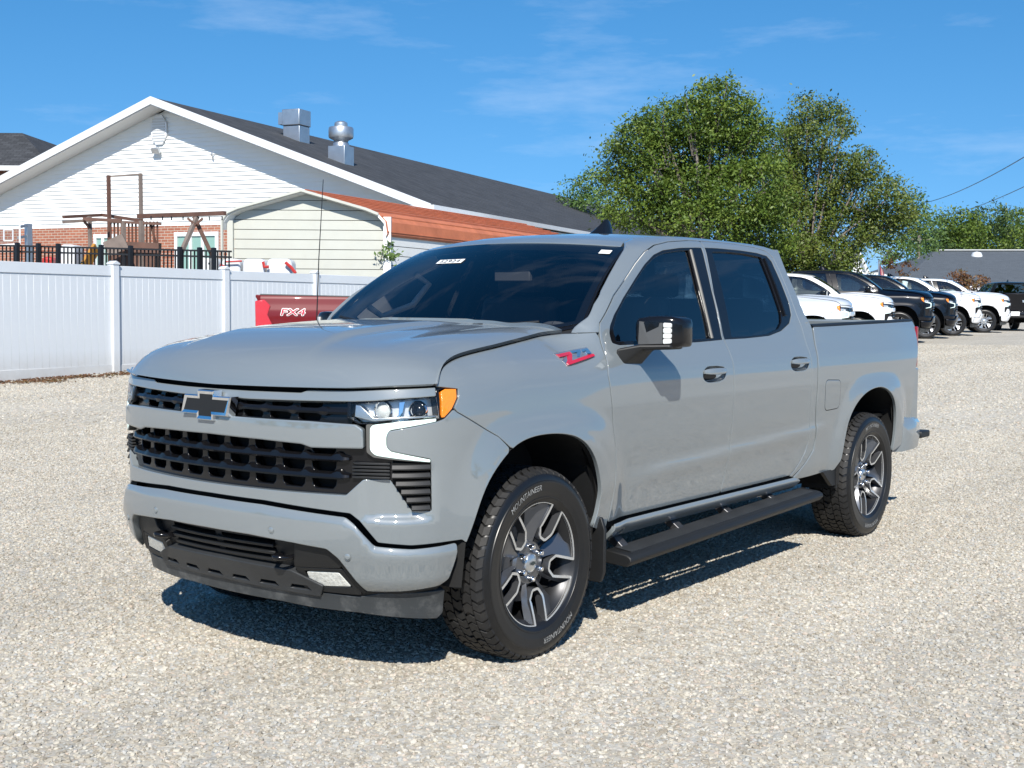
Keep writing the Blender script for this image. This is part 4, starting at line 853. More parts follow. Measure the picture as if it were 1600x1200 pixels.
# ---- roof fin, mast, stickers
fin = MB()
for x_, h_, w_ in ((-1.78, .004, .014), (-1.82, .024, .040), (-1.89, .064, .042), (-1.945, .098, .030), (-1.985, .106, .024), (-2.01, .09, .024), (-2.03, .0, .026)):
    z0 = roof_s(np.array([x_]), np.array([0.]))[0][2] - .004; fin.v += [(x_, -w_, z0), (x_, -w_ * .35, z0 + h_ * .8), (x_, 0, z0 + h_), (x_, w_ * .35, z0 + h_ * .8), (x_, w_, z0)]
for i in range(6):
    for j in range(4): p_ = i * 5 + j; fin.f.append((p_, p_ + 1, p_ + 6, p_ + 5)); fin.m.append(0)
fin.build('antenna_fin', 'gloss_black', T, smooth=45)
MB().tube([(-.405, -.842, 1.385), (-.425, -.842, 1.78), (-.458, -.842, 2.20)], [.004, .003, .0022], 6).lathe([(.022, 0), (.02, .02), (.008, .035), (0, .04)], 'Z', c=(-.405, -.842, 1.372), n=12).build('antenna_mast', 'black_plastic', T, smooth=50)
def on_glass(a, v, h): p = wind(np.array([a]), np.array([v]))[0]; return p + vec(.55, 0, .83) * h
def sticker(a0, a1, v0, v1, nm):
    b_ = MB(); b_.v = [tuple(on_glass(a, v, .0035)) for a, v in ((a0, v0), (a1, v0), (a1, v1), (a0, v1))]; b_.f = [(0, 1, 2, 3)]; b_.m = [0]; return b_.build(nm, 'white_print', T)
sticker(-.455, -.19, .725, .775, 'stock_number_sticker')
tb = MB(); vs, fs = text_mesh('S2924', .05); xm = max(v[0] for v in vs)
tb.add([tuple(on_glass(-.43 + x / xm * .21, .734 + y / .036 * .034, .005)) for x, y, _ in vs], fs); tb.build('sticker_number', 'ink_dark', T, recalc=False)
sticker(.865, .945, .855, .915, 'inspection_sticker')
# ---- interior
I = MB().b2((-.62, -.84, .60), (-2.76, .84, .64)); I.b2((-.60, -.86, .62), (-.66, .86, 1.30)); I.build('cabin_floor', 'interior_dark', T)
for s in (1, -1): MB().b2((-.62, s * .86, .62), (-2.72, s * .90, 1.33)).build('door_card', 'interior_trim', T)
MB().prism([(-.50, 1.33), (-.70, 1.385), (-.98, 1.345), (-1.02, 1.27), (-.95, 1.02), (-.62, 1.0)], -.84, .84, 'XZ').build('dashboard', 'interior_trim', T, bevel=.02)
hl = MB(); hl.add([tuple(roof_s(np.array([x_]), np.array([w_]))[0] - vec(0, 0, .045)) for x_ in (-1.12, -1.6, -2.1, -2.7) for w_ in (-.94, -.5, 0, .5, .94)], [(i * 5 + j, i * 5 + j + 1, i * 5 + j + 6, i * 5 + j + 5) for i in range(3) for j in range(4)]); hl.build('headliner', 'interior_light', T, smooth=60)
for s in (1, -1):
    pt = MB(); pp = [M(_UX - x_, z_, -.03)[0] for x_, z_ in ((-.62, 1.44), (-.75, 1.545), (-.95, 1.668), (-1.12, 1.752), (-1.24, 1.80))]
    pt.tube([(p[0] + .01, s * (p[1] - .02), p[2] - .01) for p in pp], .040, 8); pt.build('pillar_trim', 'interior_light', T, smooth=60)
    gh = MB(); a_, b_ = pp[1], pp[3]; v0 = vec(a_[0] - .01, s * (a_[1] - .05), a_[2] - .03); v1 = vec(b_[0] + .06, s * (b_[1] - .05), b_[2] - .05); md = vec(-.055, s * -.055, -.055)
    if s > 0: continue
    gh.tube([v0, v0 + md, (v0 + v1) / 2 + md * 1.5, v1 + md, v1], .018, 8); gh.build('grab_handle', 'interior_light', T, smooth=60)
sw = MB(); cS = Vector((-1.0, .38, 1.27)); mS = Matrix.Translation(cS) @ Matrix.Rotation(R(-62), 4, 'Y')
sw.tube([tuple(mS @ Vector((.185 * math.cos(a), .185 * math.sin(a), 0))) for a in np.linspace(0, 2 * math.pi, 33)], .016, 8, caps=False); sw.tube([tuple(mS @ Vector((-.18, 0, 0))), tuple(mS @ Vector((.18, 0, 0)))], .03, 8); sw.tube([tuple(cS), (-.75, .38, 1.18)], .05, 8); sw.build('steering_wheel', 'interior_dark', T, smooth=60)
def seat(x0, y0, w, nm):
    q = MB(); q.prism([(x0 + .50, .80), (x0 + .52, 1.0), (x0 + .05, .96), (x0 - .02, 1.05), (x0 - .16, 1.58), (x0 - .26, 1.58), (x0 - .16, .80)], y0 - w / 2, y0 + w / 2, 'XZ'); o = q.build(nm, 'interior_dark', T, bevel=.04, segs=3); return o
for y0 in (.38, -.38):
    o = seat(-1.42, y0, .52, 'front_seat'); MB().box((-1.63, y0, 1.70), (.10, .27, .19)).tube([(-1.62, y0 - .06, 1.56), (-1.63, y0 - .06, 1.68)], .008, 6).build('headrest', 'interior_dark', o, bevel=.035, segs=3)
o = seat(-2.38, 0, 1.45, 'rear_seat')
for y0 in (.45, 0, -.45): MB().box((-2.60, y0, 1.66), (.09, .25, .15)).build('headrest', 'interior_dark', o, bevel=.03, segs=3)
MB().box((-1.06, 0, 1.69), (.03, .24, .065)).tube([(-1.06, 0, 1.71), (-1.04, 0, 1.84)], .012, 6).build('rear_view_mirror', 'interior_dark', T, bevel=.01)
MB().box((-1.30, 0, 1.0), (.9, .20, .28)).build('centre_console', 'interior_trim', T, bevel=.03)
# ================================================================ the setting
FPX = 1933.167
_fv, _rv, _uv = np.array(_f), np.array(_r), np.array(_u); _cp = np.array(CAM_POS)
FH = np.array([_fv[0], _fv[1], 0]); FH /= np.linalg.norm(FH); RH = np.array([-FH[1], FH[0], 0]) * -1
RH = np.array([FH[1], -FH[0], 0])
def at(px, py, D):
    """the place seen at a point of the 1600 x 1200 photograph, D metres ahead"""
    return _cp + (_fv + _rv * (px - 800) / FPX - _uv * (py - 600) / FPX) * D
def gz(x, y):
    """height of the yard: level round the truck, rising gently behind it"""
    d = (np.asarray(x) - _cp[0]) * FH[0] + (np.asarray(y) - _cp[1]) * FH[1]
    return .75 * (1 - np.exp(-np.clip(d - 9.5, 0, None) / 18)) * sstep(9.0, 15.5, d) + .004 * np.clip(d - 60, 0, None)
def spot(px, D, lift=0.):
    p = at(px, 500, D); return (float(p[0]), float(p[1]), float(gz(p[0], p[1])) + lift)
def ang(v): return math.atan2(v[1], v[0])

# ---- ground sheet
m, n, l, b = _mat('gravel_ground')
tc = n.new('ShaderNodeTexCoord')
def N(t, **k):
    q = n.new(t)
    for a, v in k.items():
        if a in q.inputs: q.inputs[a].default_value = v
        else: setattr(q, a, v)
    return q
def ramp(q, stops):
    e = q.color_ramp.elements
    while len(e) > 1: e.remove(e[-1])
    e[0].position, e[0].color = stops[0][0], (*stops[0][1], 1)
    for p, c in stops[1:]: x = e.new(p); x.color = (*c, 1)
    return q
STONES = [(0, (.24, .213, .170)), (.16, (.342, .307, .248)), (.32, (.412, .374, .304)), (.46, (.315, .317, .300)), (.58, (.438, .404, .333)), (.72, (.475, .443, .370)), (.84, (.38, .380, .360)), (.92, (.435, .360, .288)), (1, (.535, .510, .448))]
v1 = N('ShaderNodeTexVoronoi', Scale=44.); v1.inputs['Randomness'].default_value = 1
v2 = N('ShaderNodeTexVoronoi', Scale=105.)
nz = N('ShaderNodeTexNoise', Scale=.55, Detail=5., Roughness=.6); nz2 = N('ShaderNodeTexNoise', Scale=2.3, Detail=5., Roughness=.65); nz3 = N('ShaderNodeTexNoise', Scale=14., Detail=6., Roughness=.8)
for q in (v1, v2, nz, nz2, nz3): l.new(tc.outputs['Object'], q.inputs['Vector'])
def sep(v):
    s = n.new('ShaderNodeSeparateColor'); l.new(v.outputs['Color'], s.inputs[0]); return s
r1 = ramp(N('ShaderNodeValToRGB'), STONES); r2 = ramp(N('ShaderNodeValToRGB'), STONES)
l.new(sep(v1).outputs[0], r1.inputs[0]); l.new(sep(v2).outputs[1], r2.inputs[0])
mx = N('ShaderNodeMixRGB'); mx.inputs[0].default_value = .45; l.new(r1.outputs[0], mx.inputs[1]); l.new(r2.outputs[0], mx.inputs[2])
mpp = n.new('ShaderNodeMapping'); mpp.inputs['Scale'].default_value = (.35, 1.5, 1); mpp.inputs['Rotation'].default_value = (0, 0, R(-20)); l.new(tc.outputs['Object'], mpp.inputs[0]); l.new(mpp.outputs[0], nz.inputs['Vector'])
big = N('ShaderNodeMapRange'); big.inputs[1].default_value = .3; big.inputs[2].default_value = .7; big.inputs[3].default_value = .93; big.inputs[4].default_value = 1.18; l.new(nz.outputs[0], big.inputs[0])
mul = N('ShaderNodeMixRGB', blend_type='MULTIPLY'); mul.inputs[0].default_value = 1; l.new(mx.outputs[0], mul.inputs[1]); l.new(big.outputs[0], mul.inputs[2])
# bare, finer patches
pr = N('ShaderNodeMapRange'); pr.inputs[1].default_value = .52; pr.inputs[2].default_value = .72; pr.inputs[3].default_value = 0; pr.inputs[4].default_value = .55; l.new(nz2.outputs[0], pr.inputs[0])
mx2 = N('ShaderNodeMixRGB'); mx2.inputs[2].default_value = (.44, .412, .335, 1); l.new(pr.outputs[0], mx2.inputs[0]); l.new(mul.outputs[0], mx2.inputs[1]); sp3 = N('ShaderNodeMapRange'); sp3.inputs[1].default_value = .33; sp3.inputs[2].default_value = .67; sp3.inputs[3].default_value = .72; sp3.inputs[4].default_value = 1.26; l.new(nz3.outputs[0], sp3.inputs[0])
mx3 = N('ShaderNodeMixRGB', blend_type='MULTIPLY'); mx3.inputs[0].default_value = 1; l.new(mx2.outputs[0], mx3.inputs[1]); l.new(sp3.outputs[0], mx3.inputs[2]); l.new(mx3.outputs[0], b.inputs['Base Color'])  # noise speckle puts the shadows between stones into the colour
hh = N('ShaderNodeMath', operation='MULTIPLY'); hh.inputs[1].default_value = -1.; l.new(v1.outputs['Distance'], hh.inputs[0])
h2 = N('ShaderNodeMath', operation='MULTIPLY_ADD'); h2.inputs[1].default_value = -.45; l.new(v2.outputs['Distance'], h2.inputs[0]); l.new(hh.outputs[0], h2.inputs[2])
bp_ = N('ShaderNodeBump', Strength=.3, Distance=.008); l.new(h2.outputs[0], bp_.inputs['Height']); l.new(bp_.outputs[0], b.inputs['Normal'])
b.inputs['Roughness'].default_value = .93; b.inputs['Specular IOR Level'].default_value = .2
dd = np.r_[np.arange(-30, 2, 4), np.arange(2, 32, .6), np.arange(32, 80, 3), np.geomspace(80, 1600, 16)]; ll = np.r_[-np.geomspace(1400, 45, 14), np.arange(-40, 40.1, 2), np.geomspace(45, 1400, 14)]
gv = []; rgd = np.random.default_rng(3)
for d_ in dd:
    for l_ in ll:
        x_, y_ = _cp[0] + FH[0] * d_ + RH[0] * l_, _cp[1] + FH[1] * d_ + RH[1] * l_
        gv.append((x_, y_, float(gz(x_, y_)) * (1 if d_ < 300 else 1)))
W_ = len(ll); gf = [(i * W_ + j, i * W_ + j + 1, (i + 1) * W_ + j + 1, (i + 1) * W_ + j) for i in range(len(dd) - 1) for j in range(W_ - 1)]
tag(MB().add(gv, gf).build('ground', 'gravel_ground', smooth=180), kind='structure')

# ---- loose stones near the camera
m, n, l, b = _mat('loose_stone')
oi = n.new('ShaderNodeObjectInfo'); rr_ = ramp(N('ShaderNodeValToRGB'), STONES); l.new(oi.outputs['Random'], rr_.inputs[0])
tc = n.new('ShaderNodeTexCoord'); nz = N('ShaderNodeTexNoise', Scale=60., Detail=3.); l.new(tc.outputs['Object'], nz.inputs['Vector'])
mr = N('ShaderNodeMapRange'); mr.inputs[3].default_value = .82; mr.inputs[4].default_value = 1.15; l.new(nz.outputs[0], mr.inputs[0]); mu = N('ShaderNodeMixRGB', blend_type='MULTIPLY'); mu.inputs[0].default_value = 1; l.new(rr_.outputs[0], mu.inputs[1]); l.new(mr.outputs[0], mu.inputs[2]); ge_ = n.new('ShaderNodeNewGeometry'); nb_ = N('ShaderNodeTexNoise', Scale=.55, Detail=5., Roughness=.6); mpp = n.new('ShaderNodeMapping'); mpp.inputs['Scale'].default_value = (.35, 1.5, 1); mpp.inputs['Rotation'].default_value = (0, 0, R(-20)); l.new(ge_.outputs['Position'], mpp.inputs[0]); l.new(mpp.outputs[0], nb_.inputs['Vector']); mb2 = N('ShaderNodeMapRange'); mb2.inputs[1].default_value = .3; mb2.inputs[2].default_value = .7; mb2.inputs[3].default_value = .90; mb2.inputs[4].default_value = 1.12; l.new(nb_.outputs[0], mb2.inputs[0])
mu2 = N('ShaderNodeMixRGB', blend_type='MULTIPLY'); mu2.inputs[0].default_value = 1; l.new(mu.outputs[0], mu2.inputs[1]); l.new(mb2.outputs[0], mu2.inputs[2]); l.new(mu2.outputs[0], b.inputs['Base Color']); b.inputs['Roughness'].default_value = .88; b.inputs['Specular IOR Level'].default_value = .25
stone_col = bpy.data.collections.new('stone_shapes')
for k in range(5):
    bm = bmesh.new(); bmesh.ops.create_icosphere(bm, subdivisions=1, radius=1); rg = random.Random(k)
    for v in bm.verts: v.co = Vector((v.co.x * (1 + .35 * rg.uniform(-1, 1)), v.co.y * (.8 + .3 * rg.uniform(-1, 1)), v.co.z * (.55 + .2 * rg.uniform(-1, 1))))
    me = bpy.data.meshes.new('stone_shape'); bm.to_mesh(me); bm.free(); me.materials.append(MATS['loose_stone']); stone_col.objects.link(bpy.data.objects.new('stone_shape', me))
pv = []; nd = 17
for i in range(nd):
    d_ = 2.3 + (14.0 - 2.3) * (i / (nd - 1)) ** 1.3
    for j in range(13):
        l_ = -(.46 * d_ + .35) + (j / 12) * (.46 * d_ + .35 + .80 * d_ + 1.6); x_, y_ = _cp[0] + FH[0] * d_ + RH[0] * l_, _cp[1] + FH[1] * d_ + RH[1] * l_; pv.append((x_, y_, float(gz(x_, y_)) + .001))
patch = MB().add(pv, [(i * 13 + j, i * 13 + j + 1, (i + 1) * 13 + j + 1, (i + 1) * 13 + j) for i in range(nd - 1) for j in range(12)]).build('gravel', 'loose_stone', smooth=180)
tag(patch, 'loose pale gravel stones covering the yard round the grey pickup', 'gravel', kind='stuff')
ng = bpy.data.node_groups.new('scatter_stones', 'GeometryNodeTree'); ng.interface.new_socket('Geometry', in_out='INPUT', socket_type='NodeSocketGeometry'); ng.interface.new_socket('Geometry', in_out='OUTPUT', socket_type='NodeSocketGeometry')
gn = ng.nodes; gi, go = gn.new('NodeGroupInput'), gn.new('NodeGroupOutput'); dp = gn.new('GeometryNodeDistributePointsOnFaces'); dp.inputs['Density'].default_value = 3700
ip = gn.new('GeometryNodeInstanceOnPoints'); ci = gn.new('GeometryNodeCollectionInfo'); ci.inputs[0].default_value = stone_col; ci.inputs['Separate Children'].default_value = True; ci.inputs['Reset Children'].default_value = True; ip.inputs['Pick Instance'].default_value = True
rv = gn.new('FunctionNodeRandomValue'); rv.data_type = 'FLOAT_VECTOR'; rv.inputs[0].default_value = (-.5, -.5, 0); rv.inputs[1].default_value = (.5, .5, 6.283)
rs = gn.new('FunctionNodeRandomValue'); rs.data_type = 'FLOAT'; rs.inputs[2].default_value = 0; rs.inputs[3].default_value = 1; pw = gn.new('ShaderNodeMath'); pw.operation = 'POWER'; pw.inputs[1].default_value = 2.2; ma = gn.new('ShaderNodeMath'); ma.operation = 'MULTIPLY_ADD'; ma.inputs[1].default_value = .0105; ma.inputs[2].default_value = .0049
gl_ = ng.links.new; gl_(gi.outputs[0], dp.inputs['Mesh']); gl_(dp.outputs['Points'], ip.inputs['Points']); gl_(ci.outputs[0], ip.inputs['Instance']); gl_(rv.outputs[0], ip.inputs['Rotation']); gl_(rs.outputs[1], pw.inputs[0]); gl_(pw.outputs[0], ma.inputs[0]); gl_(ma.outputs[0], ip.inputs['Scale']); gl_(ip.outputs[0], go.inputs[0])
patch.modifiers.new('scatter', 'NODES').node_group = ng
# the same stones farther back, thinner and coarser, so that the surface goes on without an edge
fv = []; nf = 15
for i in range(nf):
    d_ = 13.2 + (34.0 - 13.2) * (i / (nf - 1))
    for j in range(11):
        l_ = (-1 + 2 * j / 10) * (.45 * d_ + .4); x_, y_ = _cp[0] + FH[0] * d_ + RH[0] * l_, _cp[1] + FH[1] * d_ + RH[1] * l_; fv.append((x_, y_, float(gz(x_, y_)) + .001))
far_patch = MB().add(fv, [(i * 11 + j, i * 11 + j + 1, (i + 1) * 11 + j + 1, (i + 1) * 11 + j) for i in range(nf - 1) for j in range(10)]).build('gravel', 'gravel_ground', smooth=180)
tag(far_patch, 'pale gravel stretching back to the fence and the parked row', 'gravel', kind='stuff')
ng2 = ng.copy(); far_patch.modifiers.new('scatter', 'NODES').node_group = ng2
for q in ng2.nodes:
    if q.bl_idname == 'GeometryNodeDistributePointsOnFaces': q.inputs['Density'].default_value = 620
    if q.bl_idname == 'ShaderNodeMath' and q.operation == 'MULTIPLY_ADD': q.inputs[1].default_value = .014; q.inputs[2].default_value = .009

# ================================================================ white vinyl fence
mat('vinyl_white', (.61, .645, .675), rough=.35, var=.03, vscale=1.5, dirt=(.55, .52, .45), dscale=1.3, damt=.10)
_m = MATS['vinyl_white'].node_tree; _n, _l = _m.nodes, _m.links; _b = _n['Principled BSDF']; _src = _b.inputs['Base Color'].links[0].from_socket
_g = _n.new('ShaderNodeNewGeometry'); _sx = _n.new('ShaderNodeSeparateXYZ'); _l.new(_g.outputs['Position'], _sx.inputs[0]); _mr = _n.new('ShaderNodeMapRange'); _mr.inputs[1].default_value = .75; _mr.inputs[2].default_value = .30; _mr.inputs[3].default_value = 0; _mr.inputs[4].default_value = .75; _l.new(_sx.outputs[2], _mr.inputs[0])
_z = _n.new('ShaderNodeTexNoise'); _z.inputs['Scale'].default_value = 5; _z.inputs['Detail'].default_value = 8; _z.inputs['Roughness'].default_value = .75; _l.new(_g.outputs['Position'], _z.inputs['Vector']); _mu = _n.new('ShaderNodeMath'); _mu.operation = 'MULTIPLY'; _l.new(_mr.outputs[0], _mu.inputs[0]); _l.new(_z.outputs[0], _mu.inputs[1])
_mx = _n.new('ShaderNodeMixRGB'); _mx.inputs[2].default_value = (.36, .31, .24, 1); _l.new(_mu.outputs[0], _mx.inputs[0]); _l.new(_src, _mx.inputs[1]); _l.new(_mx.outputs[0], _b.inputs['Base Color'])
def fpt(px): D = 1 / (.05319 - 2.845e-5 * px); return at(px, 500, D), D
FA, _ = fpt(178); FB, _ = fpt(492); fdir = (FB - FA)[:2]; flen = np.hypot(*fdir); fdir = fdir / flen; SP_ = flen / 2
FN = empty('vinyl_fence', (FA[0], FA[1], .31), ang(fdir), label='white vinyl privacy fence with square posts behind the grey pickup', cat='fence')
fh = 1.83; post_me = None
PLK = MB().box((0, 0, 0), (.141, .022, fh - .34)).build('plank', 'vinyl_white', FN, bevel=.0025, segs=1); PLK_used = False
for k in range(-3, 7):
    x0 = k * SP_
    o = MB().box((x0, 0, fh / 2 - .06), (.135, .135, fh + .16)).prism([(-.08, fh + .02), (.08, fh + .02), (.08, fh + .045), (.0, fh + .085), (-.08, fh + .045)], -.08, .08, 'XZ', c=(x0, 0, 0)).build('post', 'vinyl_white', FN, bevel=.004, segs=1)
    if k == 6: break
    for zc_, hh_ in ((fh - .085, .17), (.085, .17)): MB().box((x0 + SP_ / 2, 0, zc_), (SP_ - .13, .052, hh_)).build('rail', 'vinyl_white', FN, bevel=.004, segs=1)
    np_ = 18; w = (SP_ - .135) / np_
    for i in range(np_):
        if not PLK_used: q = PLK; PLK_used = True
        else: q = PLK.copy(); COL.objects.link(q); q.parent = FN
        q.location = (x0 + .0675 + (i + .5) * w, 0, fh / 2); q.scale = (w * .996 / .141, 1, 1)

# ================================================================ long gabled building
mat('siding_white', (.73, .745, .735), rough=.5, var=.03, vscale=1.0)
mat('trim_white', (.62, .64, .655), rough=.4, var=.02)
mat('soffit', (.50, .51, .51), rough=.6)
mat('galvanised', (.50, .52, .54), rough=.38, metal=.85, var=.12, vscale=4)
mat('window_green', (.22, .36, .31), rough=.15, coat=.5)
def brick_mat(name, c1, c2, mortar):
    m, n, l, b = _mat(name); tc = n.new('ShaderNodeTexCoord'); mp = n.new('ShaderNodeMapping'); mp.inputs['Rotation'].default_value = (R(90), 0, 0)
    br = n.new('ShaderNodeTexBrick'); br.inputs['Scale'].default_value = 1.0; br.inputs['Brick Width'].default_value = .215; br.inputs['Row Height'].default_value = .075; br.inputs['Mortar Size'].default_value = .008; br.inputs['Color1'].default_value = (*c1, 1); br.inputs['Color2'].default_value = (*c2, 1); br.inputs['Mortar'].default_value = (*mortar, 1)
    l.new(tc.outputs['Object'], mp.inputs[0]); l.new(mp.outputs[0], br.inputs['Vector']); l.new(br.outputs['Color'], b.inputs['Base Color']); b.inputs['Roughness'].default_value = .85
    bp = n.new('ShaderNodeBump'); bp.inputs['Strength'].default_value = .6; bp.inputs['Distance'].default_value = .01; bp.invert = True; l.new(br.outputs['Fac'], bp.inputs['Height']); l.new(bp.outputs[0], b.inputs['Normal'])
brick_mat('brick_red', (.34, .13, .075), (.25, .085, .05), (.42, .36, .30))
def shingle_mat(name, c, var=.35):
    m, n, l, b = _mat(name); tc = n.new('ShaderNodeTexCoord'); br = n.new('ShaderNodeTexBrick'); br.inputs['Scale'].default_value = 1.; br.inputs['Brick Width'].default_value = .33; br.inputs['Row Height'].default_value = .145; br.inputs['Mortar Size'].default_value = .010
    for i, k in (('Color1', 1 + var), ('Color2', 1 - var), ('Mortar', .35)): br.inputs[i].default_value = (c[0] * k, c[1] * k, c[2] * k, 1)
    nz = n.new('ShaderNodeTexNoise'); nz.inputs['Scale'].default_value = 22; nz.inputs['Detail'].default_value = 4; mr = n.new('ShaderNodeMapRange'); mr.inputs[3].default_value = .6; mr.inputs[4].default_value = 1.4
    mu = n.new('ShaderNodeMixRGB'); mu.blend_type = 'MULTIPLY'; mu.inputs[0].default_value = 1
    l.new(tc.outputs['Object'], nz.inputs['Vector']); l.new(tc.outputs['Object'], br.inputs['Vector']); l.new(nz.outputs[0], mr.inputs[0]); l.new(br.outputs['Color'], mu.inputs[1]); l.new(mr.outputs[0], mu.inputs[2]); l.new(mu.outputs[0], b.inputs['Base Color']); b.inputs['Roughness'].default_value = .9
shingle_mat('shingle_dark', (.040, .042, .046)); shingle_mat('shingle_grey', (.085, .098, .112), .12)
AP = at(235, 150, 32.2); e2 = RH - FH * .42; e2 /= np.linalg.norm(e2)
GB = empty('gabled_building', (AP[0], AP[1], 0), ang(e2), label='long gabled building with white siding, brick base and dark shingle roof', cat='building')
# local axes: x along the gable wall (to the right), y back along the ridge, z up
zA, zE, HW, LEN = AP[2] - .02, 3.91, 8.13, 46.
sl = (zA - zE) / HW; wy = .62; hw = 7.55; zb = 3.58; zw = lambda x: zA - .10 - abs(x) * sl
RF = None
for s in (1, -1):
    r_ = MB(); q = [(0, zA), (s * HW, zE), (s * HW, zE - .10), (0, zA - .10)]
    r_.prism(q, .03, LEN, 'XZ'); r0 = r_.build('roof', 'shingle_dark', GB); RF = RF or r0
    f_ = MB(); f_.prism([(0, zA + .015), (s * (HW + .02), zE + .012), (s * (HW + .02), zE - .185), (0, zA - .185)], -.01, .028, 'XZ'); f_.build('rake_board', 'trim_white', GB)
    f_ = MB(); f_.prism([(0, zA - .19), (s * HW, zE - .18), (s * HW, zE - .20), (0, zA - .21)], .03, wy + .02, 'XZ'); f_.build('soffit', 'soffit', GB)
    g_ = MB(); g_.b2((s * (HW - .01), .0, zE - .13), (s * (HW + .11), LEN, zE - .015)); g_.b2((s * (hw + .05), .1, zE - .20), (s * HW, LEN, zE - .17)); g_.build('gutter', 'trim_white', GB)
    w_ = MB(); w_.b2((s * (hw - .2), wy + .05, 0), (s * hw, LEN - .3, zE - .17)); w_.build('side_wall', 'siding_white', GB)
MB().b2((HW - .62, -.012, zE - .42), (HW + .02, .60, zE - .02)).build('eave_return', 'trim_white', GB)
MB().prism([(-hw, 0), (hw, 0), (hw, zb), (-hw, zb)], wy + .03, wy + .25, 'XZ').build('brick_base', 'brick_red', GB)
MB().prism([(-hw, zb + .01), (hw, zb + .01), (hw, zw(hw) - .1), (0, zw(0) - .12), (-hw, zw(hw) - .1)], wy + .08, wy + .25, 'XZ').build('gable_wall', 'siding_white', GB)
z_ = zb; k = 0
while z_ < zA - .35:
    xa = min(hw, (zA - .12 - z_) / sl); xb = min(hw, max(.02, (zA - .12 - (z_ + .112)) / sl))
    MB().add([(-xa, wy + .020, z_), (xa, wy + .020, z_), (xb, wy + .05, z_ + .115), (-xb, wy + .05, z_ + .115), (-xa, wy + .08, z_), (xa, wy + .08, z_), (xb, wy + .08, z_ + .115), (-xb, wy + .08, z_ + .115)], [(0, 1, 2, 3), (0, 4, 5, 1), (1, 5, 6, 2), (3, 7, 4, 0), (2, 6, 7, 3)]).build('siding_board', 'siding_white', GB); z_ += .1145
def gloc(px, py, yy):
    """gable-wall coordinates of a point of the photograph"""
    d = _fv + _rv * (px - 800) / FPX - _uv * (py - 600) / FPX; e1_ = np.array([-e2[1], e2[0], 0]); t = (yy + np.dot(AP - _cp, e1_) ) / np.dot(d, e1_); p = _cp + d * t; return float(np.dot(p - AP, e2)), float(p[2])
vx, vz = gloc(249, 203, wy)
vt = MB(); oc = [(.27 * math.cos(R(22.5 + 45 * i)) , .42 * math.sin(R(22.5 + 45 * i))) for i in range(8)]
VT = MB().prism([(vx + a, vz + b) for a, b in oc], wy - .03, wy + .02, 'XZ').build('gable_vent', 'trim_white', GB)
for i in range(9): MB().b2((vx - .20, wy - .045, vz - .30 + i * .07), (vx + .20, wy - .028, vz - .262 + i * .07)).build('louvre', 'soffit', VT)
fx, fz = gloc(248, 236, wy)
FL = MB().box((fx, wy - .12, fz), (.24, .10, .15), M=Matrix.Rotation(R(25), 3, 'X')).build('flood_light', 'galvanised', GB, bevel=.01); MB().tube([(fx, wy, fz + .05), (fx, wy - .10, fz + .02)], .03, 8).build('bracket', 'galvanised', FL)
bx_, bz_ = gloc(334, 243, wy); MB().tube([(bx_, wy - .02, bz_ - .1), (bx_, wy - .10, bz_ + .02), (bx_ + .03, wy - .06, bz_ + .1)], .02, 6).build('wall_bracket', 'galvanised', GB)
for (pa, pb, qa, qb) in ((276, 340, 366, 425), (150, 184, 369, 425)):
    xa, zt = gloc(pa, qa, wy); xb, z0 = gloc(pb, qb, wy); WN = empty('window', parent=GB)
    MB().b2((xa, wy - .01, z0), (xb, wy + .05, zt)).build('pane', 'window_green', WN)
    fr = MB()
    for x_ in (xa, xb, xa + (xb - xa) * .36, xa + (xb - xa) * .66): fr.b2((x_ - .045, wy - .05, z0), (x_ + .045, wy + .02, zt))
    fr.b2((xa - .05, wy - .052, zt - .06), (xb + .05, wy + .02, zt + .05)); fr.build('frame', 'trim_white', WN)
def on_roof(x, y): return (x, y, zA - x * sl)
# rooftop units on the visible slope
x, y = 1.85, 4.05; c = on_roof(x, y)
UV = empty('roof_vent_box', parent=GB, label='square galvanised vent box near the ridge')
MB().b2((x - .27, y - .27, c[2] - .25), (x + .27, y + .27, c[2] + .36)).build('curb', 'galvanised', UV, bevel=.01); MB().b2((x - .29, y - .31, c[2] + .37), (x + .29, y + .31, c[2] + .82)).build('hood', 'galvanised', UV, bevel=.02); MB().b2((x - .48, y - .2, c[2] + .42), (x - .292, y + .2, c[2] + .76)).build('spout', 'galvanised', UV)
x, y = 4.35, 2.3; c = on_roof(x, y)
EF = empty('exhaust_fan', parent=GB, label='round mushroom exhaust fan on a square curb')
MB().b2((x - .25, y - .25, c[2] - .2), (x + .25, y + .25, c[2] + .40)).build('curb', 'galvanised', EF, bevel=.01)
MB().lathe([(.22, .40), (.21, .47), (.18, .52), (.20, .56), (.315, .62), (.33, .66), (.33, .86), (.31, .90), (.17, .92), (.175, .96), (.17, 1.02), (.10, 1.06), (0, 1.07)], 'Z', c=(x, y, c[2]), n=28).build('fan_drum', 'galvanised', EF, smooth=35)

# the building is a quarter larger than its drawing and stands that much farther back
_q = at(235, 150, 32.2 * 1.25); GB.scale = (1.25,) * 3; GB.location = (_q[0], _q[1], float(_q[2]) - 1.25 * float(AP[2]))
